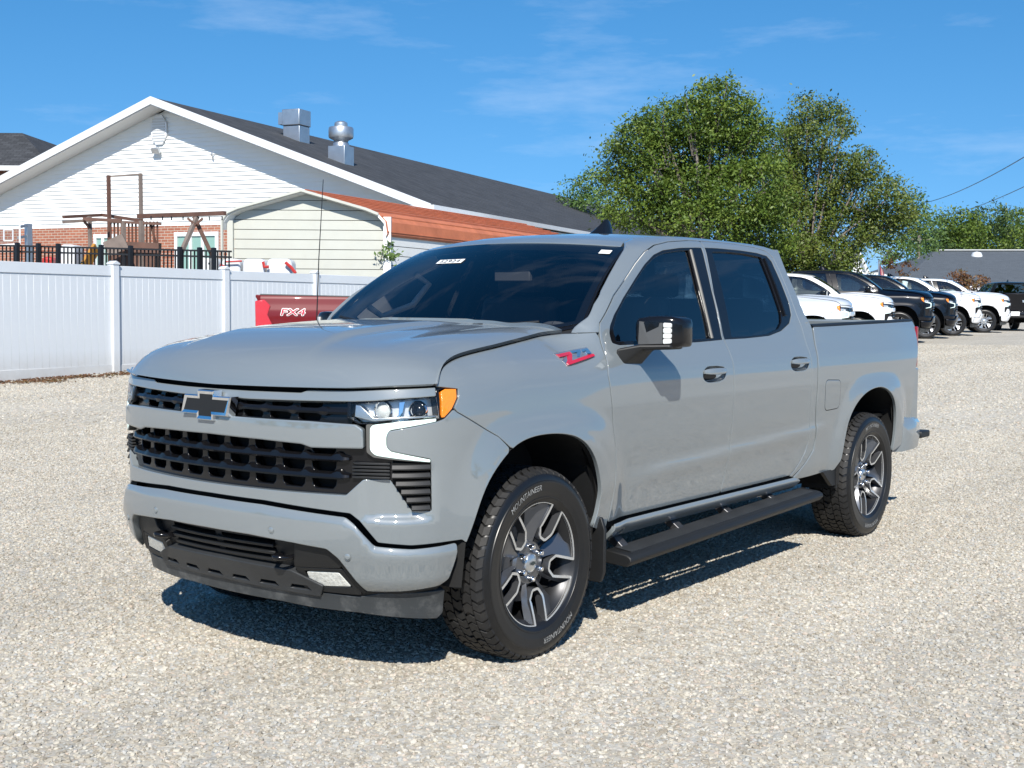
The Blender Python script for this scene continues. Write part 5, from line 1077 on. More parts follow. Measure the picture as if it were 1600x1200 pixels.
# ---- hip-roofed brick building at the far left
p = at(-40, 240, 48); HB = empty('hip_roof_building', (p[0], p[1], 0), ang(RH), label='brick building with dark hip roof at the far left edge', cat='building')
w_ = 4.2; z0 = at(0, 262, 48)[2]; z1 = at(0, 210, 48)[2] + .35
MB().add([(-w_, -w_ * .2, z0), (w_ - .9, -w_ * .2, z0), (w_ - .9, 9, z0), (-w_, 9, z0), (-w_, 2.2, z1), (w_ - 3.2, 2.2, z1), (w_ - 3.2, 6, z1), (-w_, 6, z1)], [(0, 1, 5, 4), (1, 2, 6, 5), (2, 3, 7, 6), (4, 5, 6, 7), (0, 3, 2, 1)]).build('roof', 'shingle_dark', HB)
MB().b2((-w_, -.95, z0 - .20), (w_ - .86, -.80, z0 - .01)).build('fascia', 'soffit', HB); MB().b2((-w_, -.4, 0), (w_ - 1.4, 8, z0 - .05)).build('brick_wall', 'brick_red', HB)

# ================================================================ metal garage with rusty roof
mat('cream_metal', (.47, .475, .425), rough=.42, var=.05, vscale=2, dirt=(.5, .46, .34), dscale=1.5, damt=.15)
mat('white_metal', (.75, .76, .74), rough=.4, var=.05, vscale=2, dirt=(.5, .42, .32), dscale=2, damt=.15)
mat('rust_roof', (.48, .155, .075), rough=.6, var=.18, vscale=2.2, dirt=(.28, .08, .035), dscale=3, damt=.4)
mat('dark_groove', (.12, .11, .09), rough=.8)
cr = at(481, 301, 26); gdir = RH * .457 + FH; gdir /= np.linalg.norm(gdir)
# the front faces along RH; local x to the right along the front, y back along the roof
CG = empty('metal_garage', (cr[0], cr[1], 0), ang(RH), label='cream ribbed metal garage with rust orange roof behind the fence', cat='garage')
e1l = (.457 / math.hypot(1, .457), 1 / math.hypot(1, .457)); GL = 11.2
def gp(x, yb, z): return (x + e1l[0] * yb, e1l[1] * yb, z)
zr = cr[2]; xl, xr, zl, zrr = -1.62, 1.66, zr - .60, zr - .42
xpl, zpl = xl, zr - .58
prof_l = [(-1.60, zr - 1.9), (-1.60, zr - .62), (-1.50, zr - .46), (-1.32, zr - .37), (0, zr)]; prof_r = [(0, zr), (1.30, zr - .36), (1.56, zr - .44), (1.68, zr - .58)]
rr_ = MB(); pf = [(-1.70, zr - .75), (-1.66, zr - .60), (-1.55, zr - .44), (-1.34, zr - .345), (0, zr + .03), (1.34, zr - .345), (1.60, zr - .45), (1.74, zr - .60), (1.78, zr - .86)]
nP = len(pf)
for yb in (-.22, GL):
    rr_.v += [gp(a, yb, b) for a, b in pf] + [gp(a * .985, yb, b - .05) for a, b in pf]
for j in range(nP - 1): rr_.f += [(j, j + 1, 2 * nP + j + 1, 2 * nP + j), (nP + j, 3 * nP + j, 3 * nP + j + 1, nP + j + 1), (j, nP + j, nP + j + 1, j + 1), (2 * nP + j, 2 * nP + j + 1, 3 * nP + j + 1, 3 * nP + j)]
rr_.f += [(nP - 1, 2 * nP - 1, 4 * nP - 1, 3 * nP - 1)]; rr_.m = [(1 if q_ % 4 in (1, 2) or (q_ // 4 < 4) else 0) for q_ in range(len(rr_.f))]; GRF = rr_.build('roof', ['rust_roof', 'white_metal'], CG, smooth=30)
for t_ in np.linspace(.0, 1, 9):                                    # lengthwise ribs on the visible slope
    a_ = np.interp(t_, [0, .7, .85, 1], [.05, 1.34, 1.60, 1.77]); b_ = np.interp(t_, [0, .7, .85, 1], [zr + .035, zr - .325, zr - .43, zr - .82])
    MB().tube([gp(a_ + .008, -.2, b_ + .008), gp(a_ + .008, GL, b_ + .008)], .016, 5).build('roof_rib', 'rust_roof', GRF, smooth=60)
tr_ = MB(); tr_.tube([gp(a, -.24, b - .01) for a, b in [(-1.66, .6)] + pf[1:7]], .036, 6); tr_.build('edge_trim', 'cream_metal', CG, smooth=50)
MB().b2((-1.68, -.10, 0), (-1.56, .02, zr - .60)).build('corner_post', 'cream_metal', CG); MB().b2((1.60, -.13, 0), (1.76, .02, zr - .50)).build('corner_post', 'white_metal', CG)
zz = zr - 2.0; kk = 0; hN = .205
def half(z): return float(np.interp(z, [zr - .62, zr - .46, zr - .37, zr - .06, zr], [1.60, 1.50, 1.32, .12, 0.0]))
while zz < zr - .08:
    a, b_ = half(zz), half(zz + hN - .012); pb = MB(); 
    pb.add([(-a, .02, zz), (a, .02, zz), (b_, .02, zz + hN - .014), (-b_, .02, zz + hN - .014), (-a, .06, zz), (a, .06, zz), (b_, .06, zz + hN - .014), (-b_, .06, zz + hN - .014)], [(0, 1, 2, 3), (0, 4, 5, 1), (3, 2, 6, 7), (1, 5, 6, 2), (0, 3, 7, 4)]); pb.build('wall_panel', 'cream_metal', CG); zz += hN
MB().prism([(-1.55, 0), (1.60, 0), (1.60, zr - .55), (1.3, zr - .40), (0, zr - .06), (-1.3, zr - .40), (-1.55, zr - .55)], .055, .08, 'XZ').build('wall_back', 'dark_groove', CG)
for i in range(8):
    z0 = zr - .90 - i * .205; q = MB(); q.v = [gp(1.72, .05, z0), gp(1.72, GL - .1, z0), gp(1.72, GL - .1, z0 - .19), gp(1.72, .05, z0 - .19), gp(1.66, .05, z0), gp(1.66, GL - .1, z0), gp(1.66, GL - .1, z0 - .19), gp(1.66, .05, z0 - .19)]; q.f = [(0, 1, 2, 3), (0, 4, 5, 1), (3, 2, 6, 7), (0, 3, 7, 4)]; q.m = [0] * 4; q.build('side_panel', 'white_metal', CG)
q = MB(); q.v = [gp(1.67, .06, 0), gp(1.67, GL, 0), gp(1.67, GL, zr - .7), gp(1.67, .06, zr - .7)]; q.f = [(0, 1, 2, 3)]; q.m = [0]; q.build('side_back', 'dark_groove', CG)

_q = at(481, 301, 26 * 1.1); CG.scale = (1.1,) * 3; CG.location = (_q[0], _q[1], float(_q[2]) - 1.1 * float(cr[2]))
# ================================================================ playground behind the fence
mat('play_wood', (.105, .052, .036), rough=.7, var=.3, vscale=5); mat('play_grey', (.17, .135, .115), rough=.8, var=.25, vscale=5); mat('iron_black', (.012, .012, .013), rough=.4)
mat('yellow_plastic', (.42, .20, .035), rough=.4, var=.1); mat('red_plastic', (.42, .035, .03), rough=.4); mat('clear_white', (.72, .75, .76), rough=.2); mat('tan_plastic', (.55, .50, .40), rough=.5)
def W2(px, py, D): return Vector(at(px, py, D))
PS = empty('playground_set', tuple(at(200, 420, 27)), label='brown wooden play tower with swing beam behind the white fence', cat='play set'); iv = Matrix.Translation(-Vector(PS.location))
def pb(name, bars, m_, parent=PS):
    q = MB()
    for a, b_, w_ in bars: q.bar(W2(*a), W2(*b_), w_ * (.66 if w_ < .2 else 1), w_ * (.66 if w_ < .2 else 1))
    q.xf(iv); return q.build(name, m_, parent)
pb('tower_post', [((169.5, 274, 27), (172, 420, 27), .10)], 'play_wood'); pb('tower_post', [((219.5, 271, 27.2), (221.5, 420, 27.2), .10)], 'play_grey')
pb('top_rail', [((167, 276, 27), (222, 272, 27.2), .05)], 'play_grey')
pb('canopy_beam', [((99, 339, 26.5), (160, 336, 27.5), .10)], 'play_wood'); pb('canopy_beam', [((160, 336, 27.5), (222, 345, 26.7), .10)], 'play_wood'); pb('canopy_beam', [((98, 347, 26.5), (150, 344, 27), .09)], 'play_grey'); pb('canopy_beam', [((130, 342, 26.6), (190, 345, 26.6), .10)], 'play_wood')
pb('tower_post', [((140, 338, 26.8), (142, 420, 26.8), .10)], 'play_grey'); pb('tower_post', [((193, 346, 26.4), (193, 420, 26.4), .12)], 'play_grey'); pb('tower_post', [((221, 345, 26.4), (221.5, 420, 26.4), .14)], 'play_grey')
pb('brace', [((141, 358, 26.8), (131, 345, 26.6), .06)], 'play_wood'); pb('brace', [((244, 384, 26.5), (236, 350, 26.5), .06)], 'play_wood')
for i in range(14):
    px = 173 + i * 5.6
    if abs(px - 193) > 3 and abs(px - 221) > 3: pb('railing_slat', [((px, 346, 26.45), (px + .3, 383, 26.45), .045)], 'play_wood')
pb('platform', [((168, 385, 26.4), (250, 388, 26.4), .22)], 'play_wood'); pb('platform_shade', [((180, 402, 26.6), (246, 404, 26.6), .45)], 'play_wood'); pb('handrail', [((172, 346, 26.4), (252, 350, 26.4), .08)], 'play_wood')
pb('swing_beam', [((216, 338, 27.0), (351.5, 333, 25.8), .13)], 'play_wood'); pb('swing_leg', [((308, 338, 26.2), (280, 402, 25.8), .12)], 'play_grey'); pb('swing_leg', [((303, 338, 26.2), (334, 405, 26.4), .12)], 'play_wood'); pb('leg_tie', [((293, 341, 26.1), (306, 352, 26.1), .07)], 'play_wood'); pb('leg_tie', [((317, 341, 26.1), (307, 350, 26.1), .07)], 'play_wood')
for px in (236, 254, 268, 286, 327, 347): pb('swing_hook', [((px, 338, 26.4), (px, 344, 26.4), .03)], 'iron_black')
q = MB(); q.bar(W2(150, 388, 25.9), W2(130, 420, 25.4), .06, .25); q.xf(iv); q.build('slide', 'yellow_plastic', PS)
q = MB(); q.bar(W2(166, 390, 25.9), W2(196, 376, 25.9), .05, .32); q.xf(iv); q.build('tower_roof_panel', 'play_grey', PS)
BH = empty('basketball_hoop', tuple(at(20, 420, 27)), label='clear basketball backboard on a grey post at the far left', cat='basketball hoop'); iv2 = Matrix.Translation(-Vector(BH.location))
q = MB()
for a, b_ in (((-6, 346), (31, 345)), ((31, 345), (31, 381)), ((-6, 346), (-6, 383)), ((-6, 383), (31, 381))): q.bar(W2(*a, 27), W2(*b_, 27), .028, .028)
q.xf(iv2); q.build('board_frame', 'clear_white', BH)
q = MB()
for a, b_ in (((6, 359), (20, 359)), ((20, 359), (20, 376)), ((6, 359), (6, 376)), ((6, 376), (20, 376))): q.bar(W2(*a, 26.95), W2(*b_, 26.95), .022, .022)
q.xf(iv2); q.build('target_square', 'trim_white', BH)
q = MB().add([W2(-6, 346, 27.02), W2(31, 345, 27.02), W2(31, 381, 27.02), W2(-6, 383, 27.02)], [(0, 1, 2, 3)]); q.xf(iv2); glass('board_glass', (.80, .86, .86)); q.build('backboard', 'board_glass', BH)
q = MB(); q.bar(W2(44, 350, 27.3), W2(46, 420, 27.3), .12, .12); q.bar(W2(31, 355, 27), W2(45, 351, 27.3), .05, .05); q.bar(W2(28, 372, 27), W2(45, 368, 27.3), .05, .05); q.xf(iv2); q.build('pole', 'galvanised', BH)
IF = empty('iron_fence', tuple(at(180, 420, 25)), label='black iron picket fence above the white fence top', cat='fence'); iv3 = Matrix.Translation(-Vector(IF.location))
def itop(px): return 382.5 + px * .026
q = MB()
for i in range(62):
    px = -8 + i * 6.0; D = 25.2 - .0016 * px; q.bar(W2(px, itop(px), D), W2(px, itop(px) + 52, D), .022, .022)
q.xf(iv3); tag(q.build('pickets', 'iron_black', IF), kind='stuff')
for dy in (1, 10, 32):
    q = MB(); q.bar(W2(-10, itop(-10) + dy, 25.2), W2(362, itop(362) + dy, 24.6), .035, .035); q.xf(iv3); q.build('rail', 'iron_black', IF)
for px in (27, 60, 91, 158, 204, 281, 312, 334):
    D = 25.1 - .0016 * px; q = MB(); q.bar(W2(px, itop(px) - 4, D), W2(px, itop(px) + 55, D), .075, .075); q.xf(iv3); q.build('post', 'iron_black', IF)
def toy(name, px0, px1, py0, py1, D, m_, label, cat, rb=.05):
    c = W2((px0 + px1) / 2, (py0 + py1) / 2, D); w_ = (px1 - px0) * D / FPX; h_ = (py1 - py0) * D / FPX
    o = MB().prism([(-w_ / 2, -h_ / 2), (w_ / 2, -h_ / 2), (w_ / 2 * .96, h_ * .30), (w_ / 2 * .80, h_ / 2), (-w_ / 2 * .80, h_ / 2), (-w_ / 2 * .96, h_ * .30)], -.28, .28, 'XZ').build(name, m_, None, bevel=rb, segs=2)
    o.location = c; o.rotation_euler = (0, 0, ang(RH)); return tag(o, label, cat)
TB = [toy('plastic_drum', 313, 346, 404, 440, 26, 'trim_white', 'white plastic drum with small dark cap, leftmost above the fence top', 'drum'),
      toy('plastic_drum', 350, 380, 405, 440, 26, 'trim_white', 'white plastic drum with red rim peeking over the fence by the garage corner', 'drum'),
      toy('plastic_drum', 383, 418, 405, 440, 26, 'trim_white', 'white plastic drum with red triangular mark over the fence', 'drum'),
      toy('plastic_drum', 420, 460, 405, 440, 26, 'trim_white', 'white plastic drum with curved red strap, rightmost over the fence', 'drum')]
def ontoy(o, pts, rr, nm, m_='red_plastic'):
    q = MB(); q.tube([tuple(W2(*p_)) for p_ in pts], rr, 6); q.xf((Matrix.Translation(o.location) @ Matrix.Rotation(ang(RH), 4, 'Z')).inverted()); q.build(nm, m_, o, smooth=50)
ontoy(TB[0], [(325.5, 411.8, 25.62), (327.5, 411.8, 25.62)], .022, 'cap', 'ink_dark'); ontoy(TB[1], [(351, 409, 25.62), (378, 408, 25.62)], .02, 'rim'); ontoy(TB[2], [(411, 409, 25.62), (413, 417, 25.62), (420, 417, 25.62)], .035, 'mark'); ontoy(TB[3], [(446, 410, 25.62), (455, 418, 25.62), (462, 427, 25.62)], .035, 'strap'); ontoy(TB[0], [(344, 414, 25.62), (351, 417, 25.62)], .03, 'strap')
tag(toy('play_panel', 100, 125, 383, 425, 26.3, 'trim_white', 'white play panel seen through the black picket fence', 'play panel')); 
toy('green_bin', 180, 195, 392, 428, 26.9, 'window_green', 'pale green bin under the play tower, beside its left post', 'bin'); toy('green_bin', 198, 210, 393, 428, 26.9, 'window_green', 'pale green bin under the middle of the play tower', 'bin'); toy('red_cart', 72, 90, 402, 425, 25.9, 'red_plastic', 'dark red cart behind the black picket fence', 'cart')
# ================================================================ vegetation
def leaf_mat(name, c1, c2, c3):
    m, n, l, b = _mat(name); tc = n.new('ShaderNodeTexCoord'); nz = n.new('ShaderNodeTexNoise'); nz.inputs['Scale'].default_value = 1.1; nz.inputs['Detail'].default_value = 5; nz.inputs['Roughness'].default_value = .75
    at_ = n.new('ShaderNodeAttribute'); at_.attribute_name = 'tone'; ad = n.new('ShaderNodeMath'); ad.operation = 'MULTIPLY_ADD'; ad.inputs[1].default_value = .62; l.new(tc.outputs['Object'], nz.inputs['Vector'])
    sc_ = n.new('ShaderNodeMath'); sc_.operation = 'MULTIPLY'; sc_.inputs[1].default_value = .40; l.new(nz.outputs[0], sc_.inputs[0]); l.new(at_.outputs['Fac'], ad.inputs[0]); l.new(sc_.outputs[0], ad.inputs[2])
    rp = n.new('ShaderNodeValToRGB'); e = rp.color_ramp.elements; e[0].position = .18; e[0].color = (*c1, 1); e[1].position = .85; e[1].color = (*c3, 1); x = e.new(.5); x.color = (*c2, 1); l.new(ad.outputs[0], rp.inputs[0]); l.new(rp.outputs[0], b.inputs['Base Color'])
    b.inputs['Roughness'].default_value = .5; b.inputs['Specular IOR Level'].default_value = .35
    tr = n.new('ShaderNodeBsdfTranslucent'); l.new(rp.outputs[0], tr.inputs[0]); mx = n.new('ShaderNodeMixShader'); mx.inputs[0].default_value = .22; out = n['Material Output']; l.new(b.outputs[0], mx.inputs[1]); l.new(tr.outputs[0], mx.inputs[2]); l.new(mx.outputs[0], out.inputs[0])
leaf_mat('leaf_green', (.036, .070, .012), (.095, .155, .022), (.20, .25, .042)); leaf_mat('leaf_olive', (.042, .068, .013), (.105, .150, .025), (.21, .225, .050)); leaf_mat('leaf_pale', (.04, .085, .02), (.09, .16, .04), (.18, .26, .07)); leaf_mat('leaf_far', (.030, .060, .016), (.060, .105, .026), (.11, .16, .05)); leaf_mat('leaf_rust', (.07, .035, .016), (.16, .075, .035), (.15, .13, .045)); leaf_mat('leaf_dark', (.010, .030, .008), (.022, .055, .012), (.05, .09, .02))
mat('bark', (.17, .145, .12), rough=.9, var=.35, vscale=9, bump=.4, bscale=30)
def leaves(name, blobs, per, size, m_, parent, seed, clump=.32, org=(0, 0, 0), tonebias=0., shell=.5):
    """leaf-sized faces gathered in clumps through the volume of the given ellipsoids"""
    rg = np.random.default_rng(seed); P_ = []; TN = []
    for (c, rx, ry, rz), k in blobs:
        c = np.array(c); nc = max(3, int(per * k / 34)); d = rg.normal(size=(nc, 3)); d /= np.linalg.norm(d, axis=1)[:, None]; rad = rg.uniform(shell, 1.06, nc) ** .7
        cc = c + d * rad[:, None] * np.array([rx, ry, rz])
        cs = clump * rg.uniform(.55, 1.25, nc)
        for q, s_ in zip(cc, cs):
            m = rg.integers(20, 46); e = rg.normal(size=(m, 3)) * s_ * np.array([.62, .62, .40]); P_.append(q + e); t0 = rg.uniform(.1, .9) ; TN.append(np.clip(t0 * .70 + .30 * rg.uniform(0, 1, m) + tonebias, 0, 1))
    P_ = np.concatenate(P_); TN = np.concatenate(TN); n_ = len(P_); org = np.array(org)
    nrm = rg.normal(size=(n_, 3)) * .85 + np.array([SUN.x * .25, SUN.y * .25, .55]); nrm /= np.linalg.norm(nrm, axis=1)[:, None]
    a = np.cross(nrm, rg.normal(size=(n_, 3))); a /= np.linalg.norm(a, axis=1)[:, None]; b_ = np.cross(nrm, a); s_ = size * rg.uniform(.55, 1.3, n_)[:, None]
    V = np.stack([P_ - a * s_, P_ - b_ * s_ * .48 + nrm * s_ * .12, P_ + a * s_, P_ + b_ * s_ * .48 + nrm * s_ * .12], 1).reshape(-1, 3) - org
    me = bpy.data.meshes.new(name); me.vertices.add(len(V)); me.vertices.foreach_set('co', V.ravel()); me.loops.add(n_ * 4); me.loops.foreach_set('vertex_index', np.arange(n_ * 4)); me.polygons.add(n_); me.polygons.foreach_set('loop_start', np.arange(n_) * 4); me.polygons.foreach_set('loop_total', np.full(n_, 4)); me.update(); me.validate()
    at_ = me.attributes.new('tone', 'FLOAT', 'FACE'); at_.data.foreach_set('value', TN.astype(np.float32))
    return link(name, me, m_, parent)
def tree(name, base_px, D, blobs, per, size, m_, label, cat='tree', group=None, seed=1, clump=.32, trunk=.16, limbs=True, tonebias=0., depthk=.8, shell=.5):
    g = spot(base_px, D); t = empty(name, g, label=label, cat=cat, group=group); bl = []; rg = random.Random(seed)
    for (px, py, rx, ry, *rest) in blobs:
        dz = rest[0] if rest else rg.uniform(-.9, .9); c = at(px, py, D + dz); k = D / FPX; bl.append(((c, rx * k, max(rx, ry) * k * depthk, ry * k), (rx * ry) / 2500.))
    leaves('crown', bl, per, size, m_, t, seed, clump, g, tonebias, shell)
    tb = MB(); top = np.mean([b[0][0] for b in bl], axis=0); hmid = g[2] + (top[2] - g[2]) * .45
    tb.tube([(0, 0, -.3), (0.03, 0, .5), (.05, .03, (hmid - g[2]))], [trunk * 1.25, trunk, trunk * .75], 9)
    if limbs:
        for i, ((c, rx, ry, rz), k) in enumerate(bl):
            c = np.array(c) - np.array(g); s_ = np.array([.05, .03, (hmid - g[2]) * rg.uniform(.75, 1.0)]); m1 = s_ + (c - s_) * .45 + np.array([rg.uniform(-.15, .15), rg.uniform(-.15, .15), .15])
            tb.tube([tuple(s_), tuple(m1), tuple(c), tuple(c + np.array([rg.uniform(-.3, .3), rg.uniform(-.3, .3), rz * .7]))], [trunk * .45, trunk * .32, trunk * .18, trunk * .06], 6)
            for q in range(3): e_ = c + np.array([rg.uniform(-1, 1) * rx, rg.uniform(-1, 1) * ry, rg.uniform(-.3, .9) * rz]); tb.tube([tuple(m1 + (c - m1) * .6), tuple((m1 + e_) / 2 + np.array([0, 0, .1])), tuple(e_)], [trunk * .16, trunk * .1, trunk * .04], 5)
    tb.build('trunk', 'bark', t, smooth=60); return t
tree('maple_tree', 1095, 38, [(1122, 165, 48, 40), (1085, 190, 45, 42), (1150, 195, 45, 45), (1035, 195, 42, 38), (995, 225, 45, 42), (968, 262, 26, 40), (1060, 240, 60, 50), (1125, 245, 65, 55), (1180, 235, 38, 50), (1010, 285, 55, 45), (1075, 300, 70, 50), (1150, 310, 70, 55), (1195, 300, 40, 55), (985, 330, 45, 35), (1110, 350, 90, 38), (1195, 370, 60, 40), (1040, 345, 60, 30)], 4800, .057, 'leaf_green', 'tall dense green maple tree rising behind the pickup cab', seed=4, clump=.36, trunk=.2)
tree('sparse_tree', 1262, 41, [(1262, 175, 26, 26), (1298, 178, 28, 22), (1318, 200, 22, 14), (1245, 205, 28, 26), (1285, 222, 34, 26), (1255, 255, 34, 30), (1318, 262, 40, 28), (1352, 262, 30, 30), (1280, 300, 46, 34), (1340, 310, 50, 40), (1385, 312, 34, 40), (1408, 338, 26, 26), (1265, 350, 46, 40), (1325, 360, 56, 40), (1375, 360, 40, 30), (1250, 395, 44, 32), (1300, 402, 48, 26), (1228, 330, 30, 40), (1225, 290, 26, 36), (1238, 250, 22, 26), (1214, 250, 22, 36), (1210, 310, 26, 40), (1228, 216, 16, 20), (1235, 414, 40, 22), (1278, 422, 34, 16), (1200, 400, 46, 28), (1318, 420, 26, 14)], 4800, .056, 'leaf_olive', 'thinner olive green tree with bare limbs showing, beside the maple', seed=9, clump=.34, trunk=.12)
tree('pale_tree', 912, 66, [(905, 300, 30, 30), (932, 288, 26, 26), (950, 310, 26, 34), (885, 318, 18, 18), (925, 325, 34, 26)], 2400, .095, 'leaf_pale', 'pale green tree beyond the long roof, left of the maple', seed=12, clump=.5, limbs=False)
tree('roadside_tree', 1440, 64, [(1425, 330, 30, 26), (1445, 345, 28, 26), (1410, 360, 34, 26), (1442, 375, 34, 22), (1400, 390, 40, 22)], 2200, .095, 'leaf_pale', 'light green leafy tree right of the sparse tree', seed=14, clump=.5, limbs=False)
FT = [(1500, 345, 36, 24), (1545, 342, 40, 24), (1590, 346, 36, 24), (1465, 362, 38, 24), (1525, 370, 46, 22), (1575, 374, 42, 22), (1630, 350, 38, 30)]
for i, (px, py, rx, ry) in enumerate(FT):
    tree('hillside_tree', px, 120 + 6 * (i % 3), [(px, py, rx, ry), (px - rx * .5, py + ry * .7, rx * .8, ry * .8), (px + rx * .5, py + ry * .6, rx * .8, ry * .8), (px, py + ry * 1.6, rx, ry)], 3000, .17, 'leaf_far' if i % 2 else 'leaf_green', ['rounded hillside tree directly above the grey roof ridge, left one', 'tallest hillside tree above the middle of the grey roof', 'hillside tree at the right edge above the grey roof', 'hillside tree beside the utility pole', 'low hillside tree just behind the round white roof vent', 'low hillside tree behind the right end of the grey roof', 'hillside tree cut by the right edge of the picture'][i], group='trees on the far hillside', seed=20 + i, clump=.85, limbs=False, trunk=.25)
tree('shrub', 1505, 62, [(1490, 440, 22, 14), (1515, 436, 24, 16), (1535, 448, 18, 14), (1478, 450, 16, 12), (1505, 455, 34, 14)], 2600, .09, 'leaf_rust', 'rust coloured rounded shrub behind the white trucks', 'shrub', seed=31, clump=.3, limbs=False, trunk=.06)
tree('shrub', 1405, 70, [(1400, 412, 16, 14), (1418, 420, 16, 12), (1385, 405, 14, 14)], 2400, .10, 'leaf_rust', 'brownish shrub at the left end of the grey hip roof', 'shrub', seed=33, clump=.3, limbs=False, trunk=.06)
tree('conifer_shrub', 1362, 58, [(1355, 435, 7, 12), (1368, 433, 8, 13)], 1500, .05, 'leaf_dark', 'small dark green conifer shrub beside the flag', 'shrub', seed=35, clump=.14, limbs=False, trunk=.05)
tree('climbing_plant', 607, 28.3, [(606, 385, 7, 12), (613, 397, 8, 14), (602, 402, 8, 10), (608, 416, 9, 12)], 700, .05, 'leaf_pale', 'small leafy plant climbing the garage corner post', 'plant', seed=37, clump=.12, limbs=False, trunk=.015)
# ================================================================ far right: buildings, flag, lines
gr = at(1510, 420, 84)
HR = empty('grey_roof_building', (gr[0], gr[1], 0), ang(RH), label='low building with wide grey hip roof at the right', cat='building')
def L_(px, py, D): p = at(px, py, D) - np.array([gr[0], gr[1], 0]); return (float(np.dot(p, RH)), float(np.dot(p, FH)), float(p[2]))
a, b_, c, d_ = L_(1400, 446, 80), L_(1720, 450, 80), L_(1530, 391, 92), L_(1462, 392, 92); c = L_(1600, 392, 92)
MB().add([a, b_, c, d_, (a[0], a[1] + 22, a[2]), (b_[0], b_[1] + 22, b_[2])], [(0, 1, 2, 3), (0, 3, 4), (1, 5, 2), (3, 2, 5, 4)]).build('roof', 'shingle_grey', HR)
q = MB(); q.bar(tuple(np.array(d_) + [0, 0, .06]), tuple(np.array(c) + [0, 0, .06]), .5, .07); q.build('ridge_cap', 'soffit', HR)
va = L_(1526, 399, 90.0); MB().lathe([(0, .28), (.30, .2), (.40, 0), (.40, -.3)], 'Z', c=va, n=16).build('roof_vent', 'trim_white', HR, smooth=40)
MB().b2((a[0] + .5, a[1] + .4, 0), (b_[0] - .5, a[1] + 20, a[2] + .02)).build('wall', 'siding_white', HR); MB().b2((a[0], a[1] - .02, a[2] - .25), (b_[0], a[1] + .05, a[2] - .005)).build('fascia', 'trim_white', HR)
gw = at(1343, 420, 66); WHs = empty('white_house', (gw[0], gw[1], 0), ang(RH), label='white gabled house half hidden under the sparse tree', cat='house')
def H_(px, py): p = at(px, py, 66) - np.array([gw[0], gw[1], 0]); return float(np.dot(p, RH)), float(p[2])
pk, lf, rt = H_(1340, 397), H_(1302, 430), H_(1353, 428); zb_ = H_(1340, 470)[1]
MB().prism([(lf[0], zb_), (rt[0], zb_), rt, pk, lf], 0, 5, 'XZ').build('gable_wall', 'siding_white', WHs)
MB().prism([(rt[0] + .25, rt[1] - .15), (rt[0] + .05, rt[1] - .15), (pk[0] - .02, pk[1] + .0), (pk[0] + .0, pk[1] + .2)], -.3, 5.2, 'XZ').build('roof', 'trim_white', WHs); MB().prism([(lf[0] - .25, lf[1] - .15), (lf[0] - .05, lf[1] - .15), (pk[0] + .02, pk[1]), (pk[0], pk[1] + .2)], -.3, 5.2, 'XZ').build('roof', 'shingle_grey', WHs)
lo, hi, hr_ = H_(1262, 440), H_(1290, 426), H_(1400, 440); MB().prism([(lo[0], zb_), (hr_[0], zb_), (hr_[0], hr_[1]), (H_(1366, 427)[0], hi[1]), (hi[0], hi[1]), (lo[0], lo[1])], -1.2, -.05, 'XZ').build('porch_wing', 'siding_white', WHs)
m_ = H_(1322, 414); MB().b2((m_[0] - .35, -.05, m_[1] - .45), (m_[0] + .35, .03, m_[1] + .3)).build('window', 'window_green', WHs)
tr_ = MB(); tr_.b2((H_(1366, 432)[0], -1.5, H_(1366, 440)[1]), (H_(1450, 432)[0], 2, H_(1366, 436)[1])); tr_.build('lean_to_roof', 'shingle_grey', WHs)
fp = at(1372.5, 440, 50); FLG = empty('flag', tuple(fp), label='striped flag hanging on a thin pole above the parked cars', cat='flag')
MB().tube([(0, 0, -1.9), (0, 0, at(1372.5, 408, 50)[2] - fp[2])], .03, 8).lathe([(0, .05), (.05, 0), (0, -.05)], 'Z', c=(0, 0, at(1372.5, 408, 50)[2] - fp[2]), n=8).build('pole', 'galvanised', FLG, smooth=50)
mat('flag_blue', (.05, .07, .16), rough=.8); mat('flag_red', (.40, .06, .07), rough=.8)
for i in range(7):
    q = MB(); 
    for j in range(9):
        t_ = j / 8; zz = at(1372.5, 412, 50)[2] - fp[2] - t_ * .78 - i * .012; w0_, w1_ = .05 + i * .052, .05 + (i + 1) * .052
        for w__ in (w0_, w1_): q.v.append(tuple(RH[:2] * (w__ * (.45 + .55 * t_)) + FH[:2] * .05 * math.sin(5 * w__ * 6 + t_ * 2)) + (zz - w__ * .55,))
    q.f = [(2 * j, 2 * j + 1, 2 * j + 3, 2 * j + 2) for j in range(8)]; q.m = [0] * 8; q.build('stripe', 'flag_blue' if i == 0 else ('flag_red' if i % 2 else 'white_print'), FLG, smooth=60)
up = spot(1432, 92); UPo = empty('utility_pole', up, label='wooden utility pole among the far trees', cat='utility pole'); ht = at(1432, 362, 92)[2] - up[2]
MB().tube([(0, 0, -.5), (0, 0, ht)], [.16, .11], 8).build('pole', 'bark', UPo, smooth=50); q = MB(); q.bar(tuple(-RH * 1.2 + np.array([0, 0, ht - .6])), tuple(RH * 1.2 + np.array([0, 0, ht - .6])), .12, .10); q.build('crossarm', 'bark', UPo)
def wire(pts, rr, label):
    n_ = 14; a, b_ = np.array(at(*pts[0])), np.array(at(*pts[1])); L = [a + (b_ - a) * t - np.array([0, 0, pts[2] * 4 * t * (1 - t)]) for t in np.linspace(0, 1, n_)]; o = MB().tube([tuple(p - a) for p in L], rr, 5).build('power_line', 'iron_black', smooth=60); o.location = a; return tag(o, label, 'power line', 'overhead power lines')
wire(((1640, 221, 34), (1440, 318, 66), .25), .016, 'upper overhead power line slanting down to the trees'); wire(((1640, 272, 36), (1470, 337, 70), .2), .014, 'lower overhead power line slanting down to the trees')

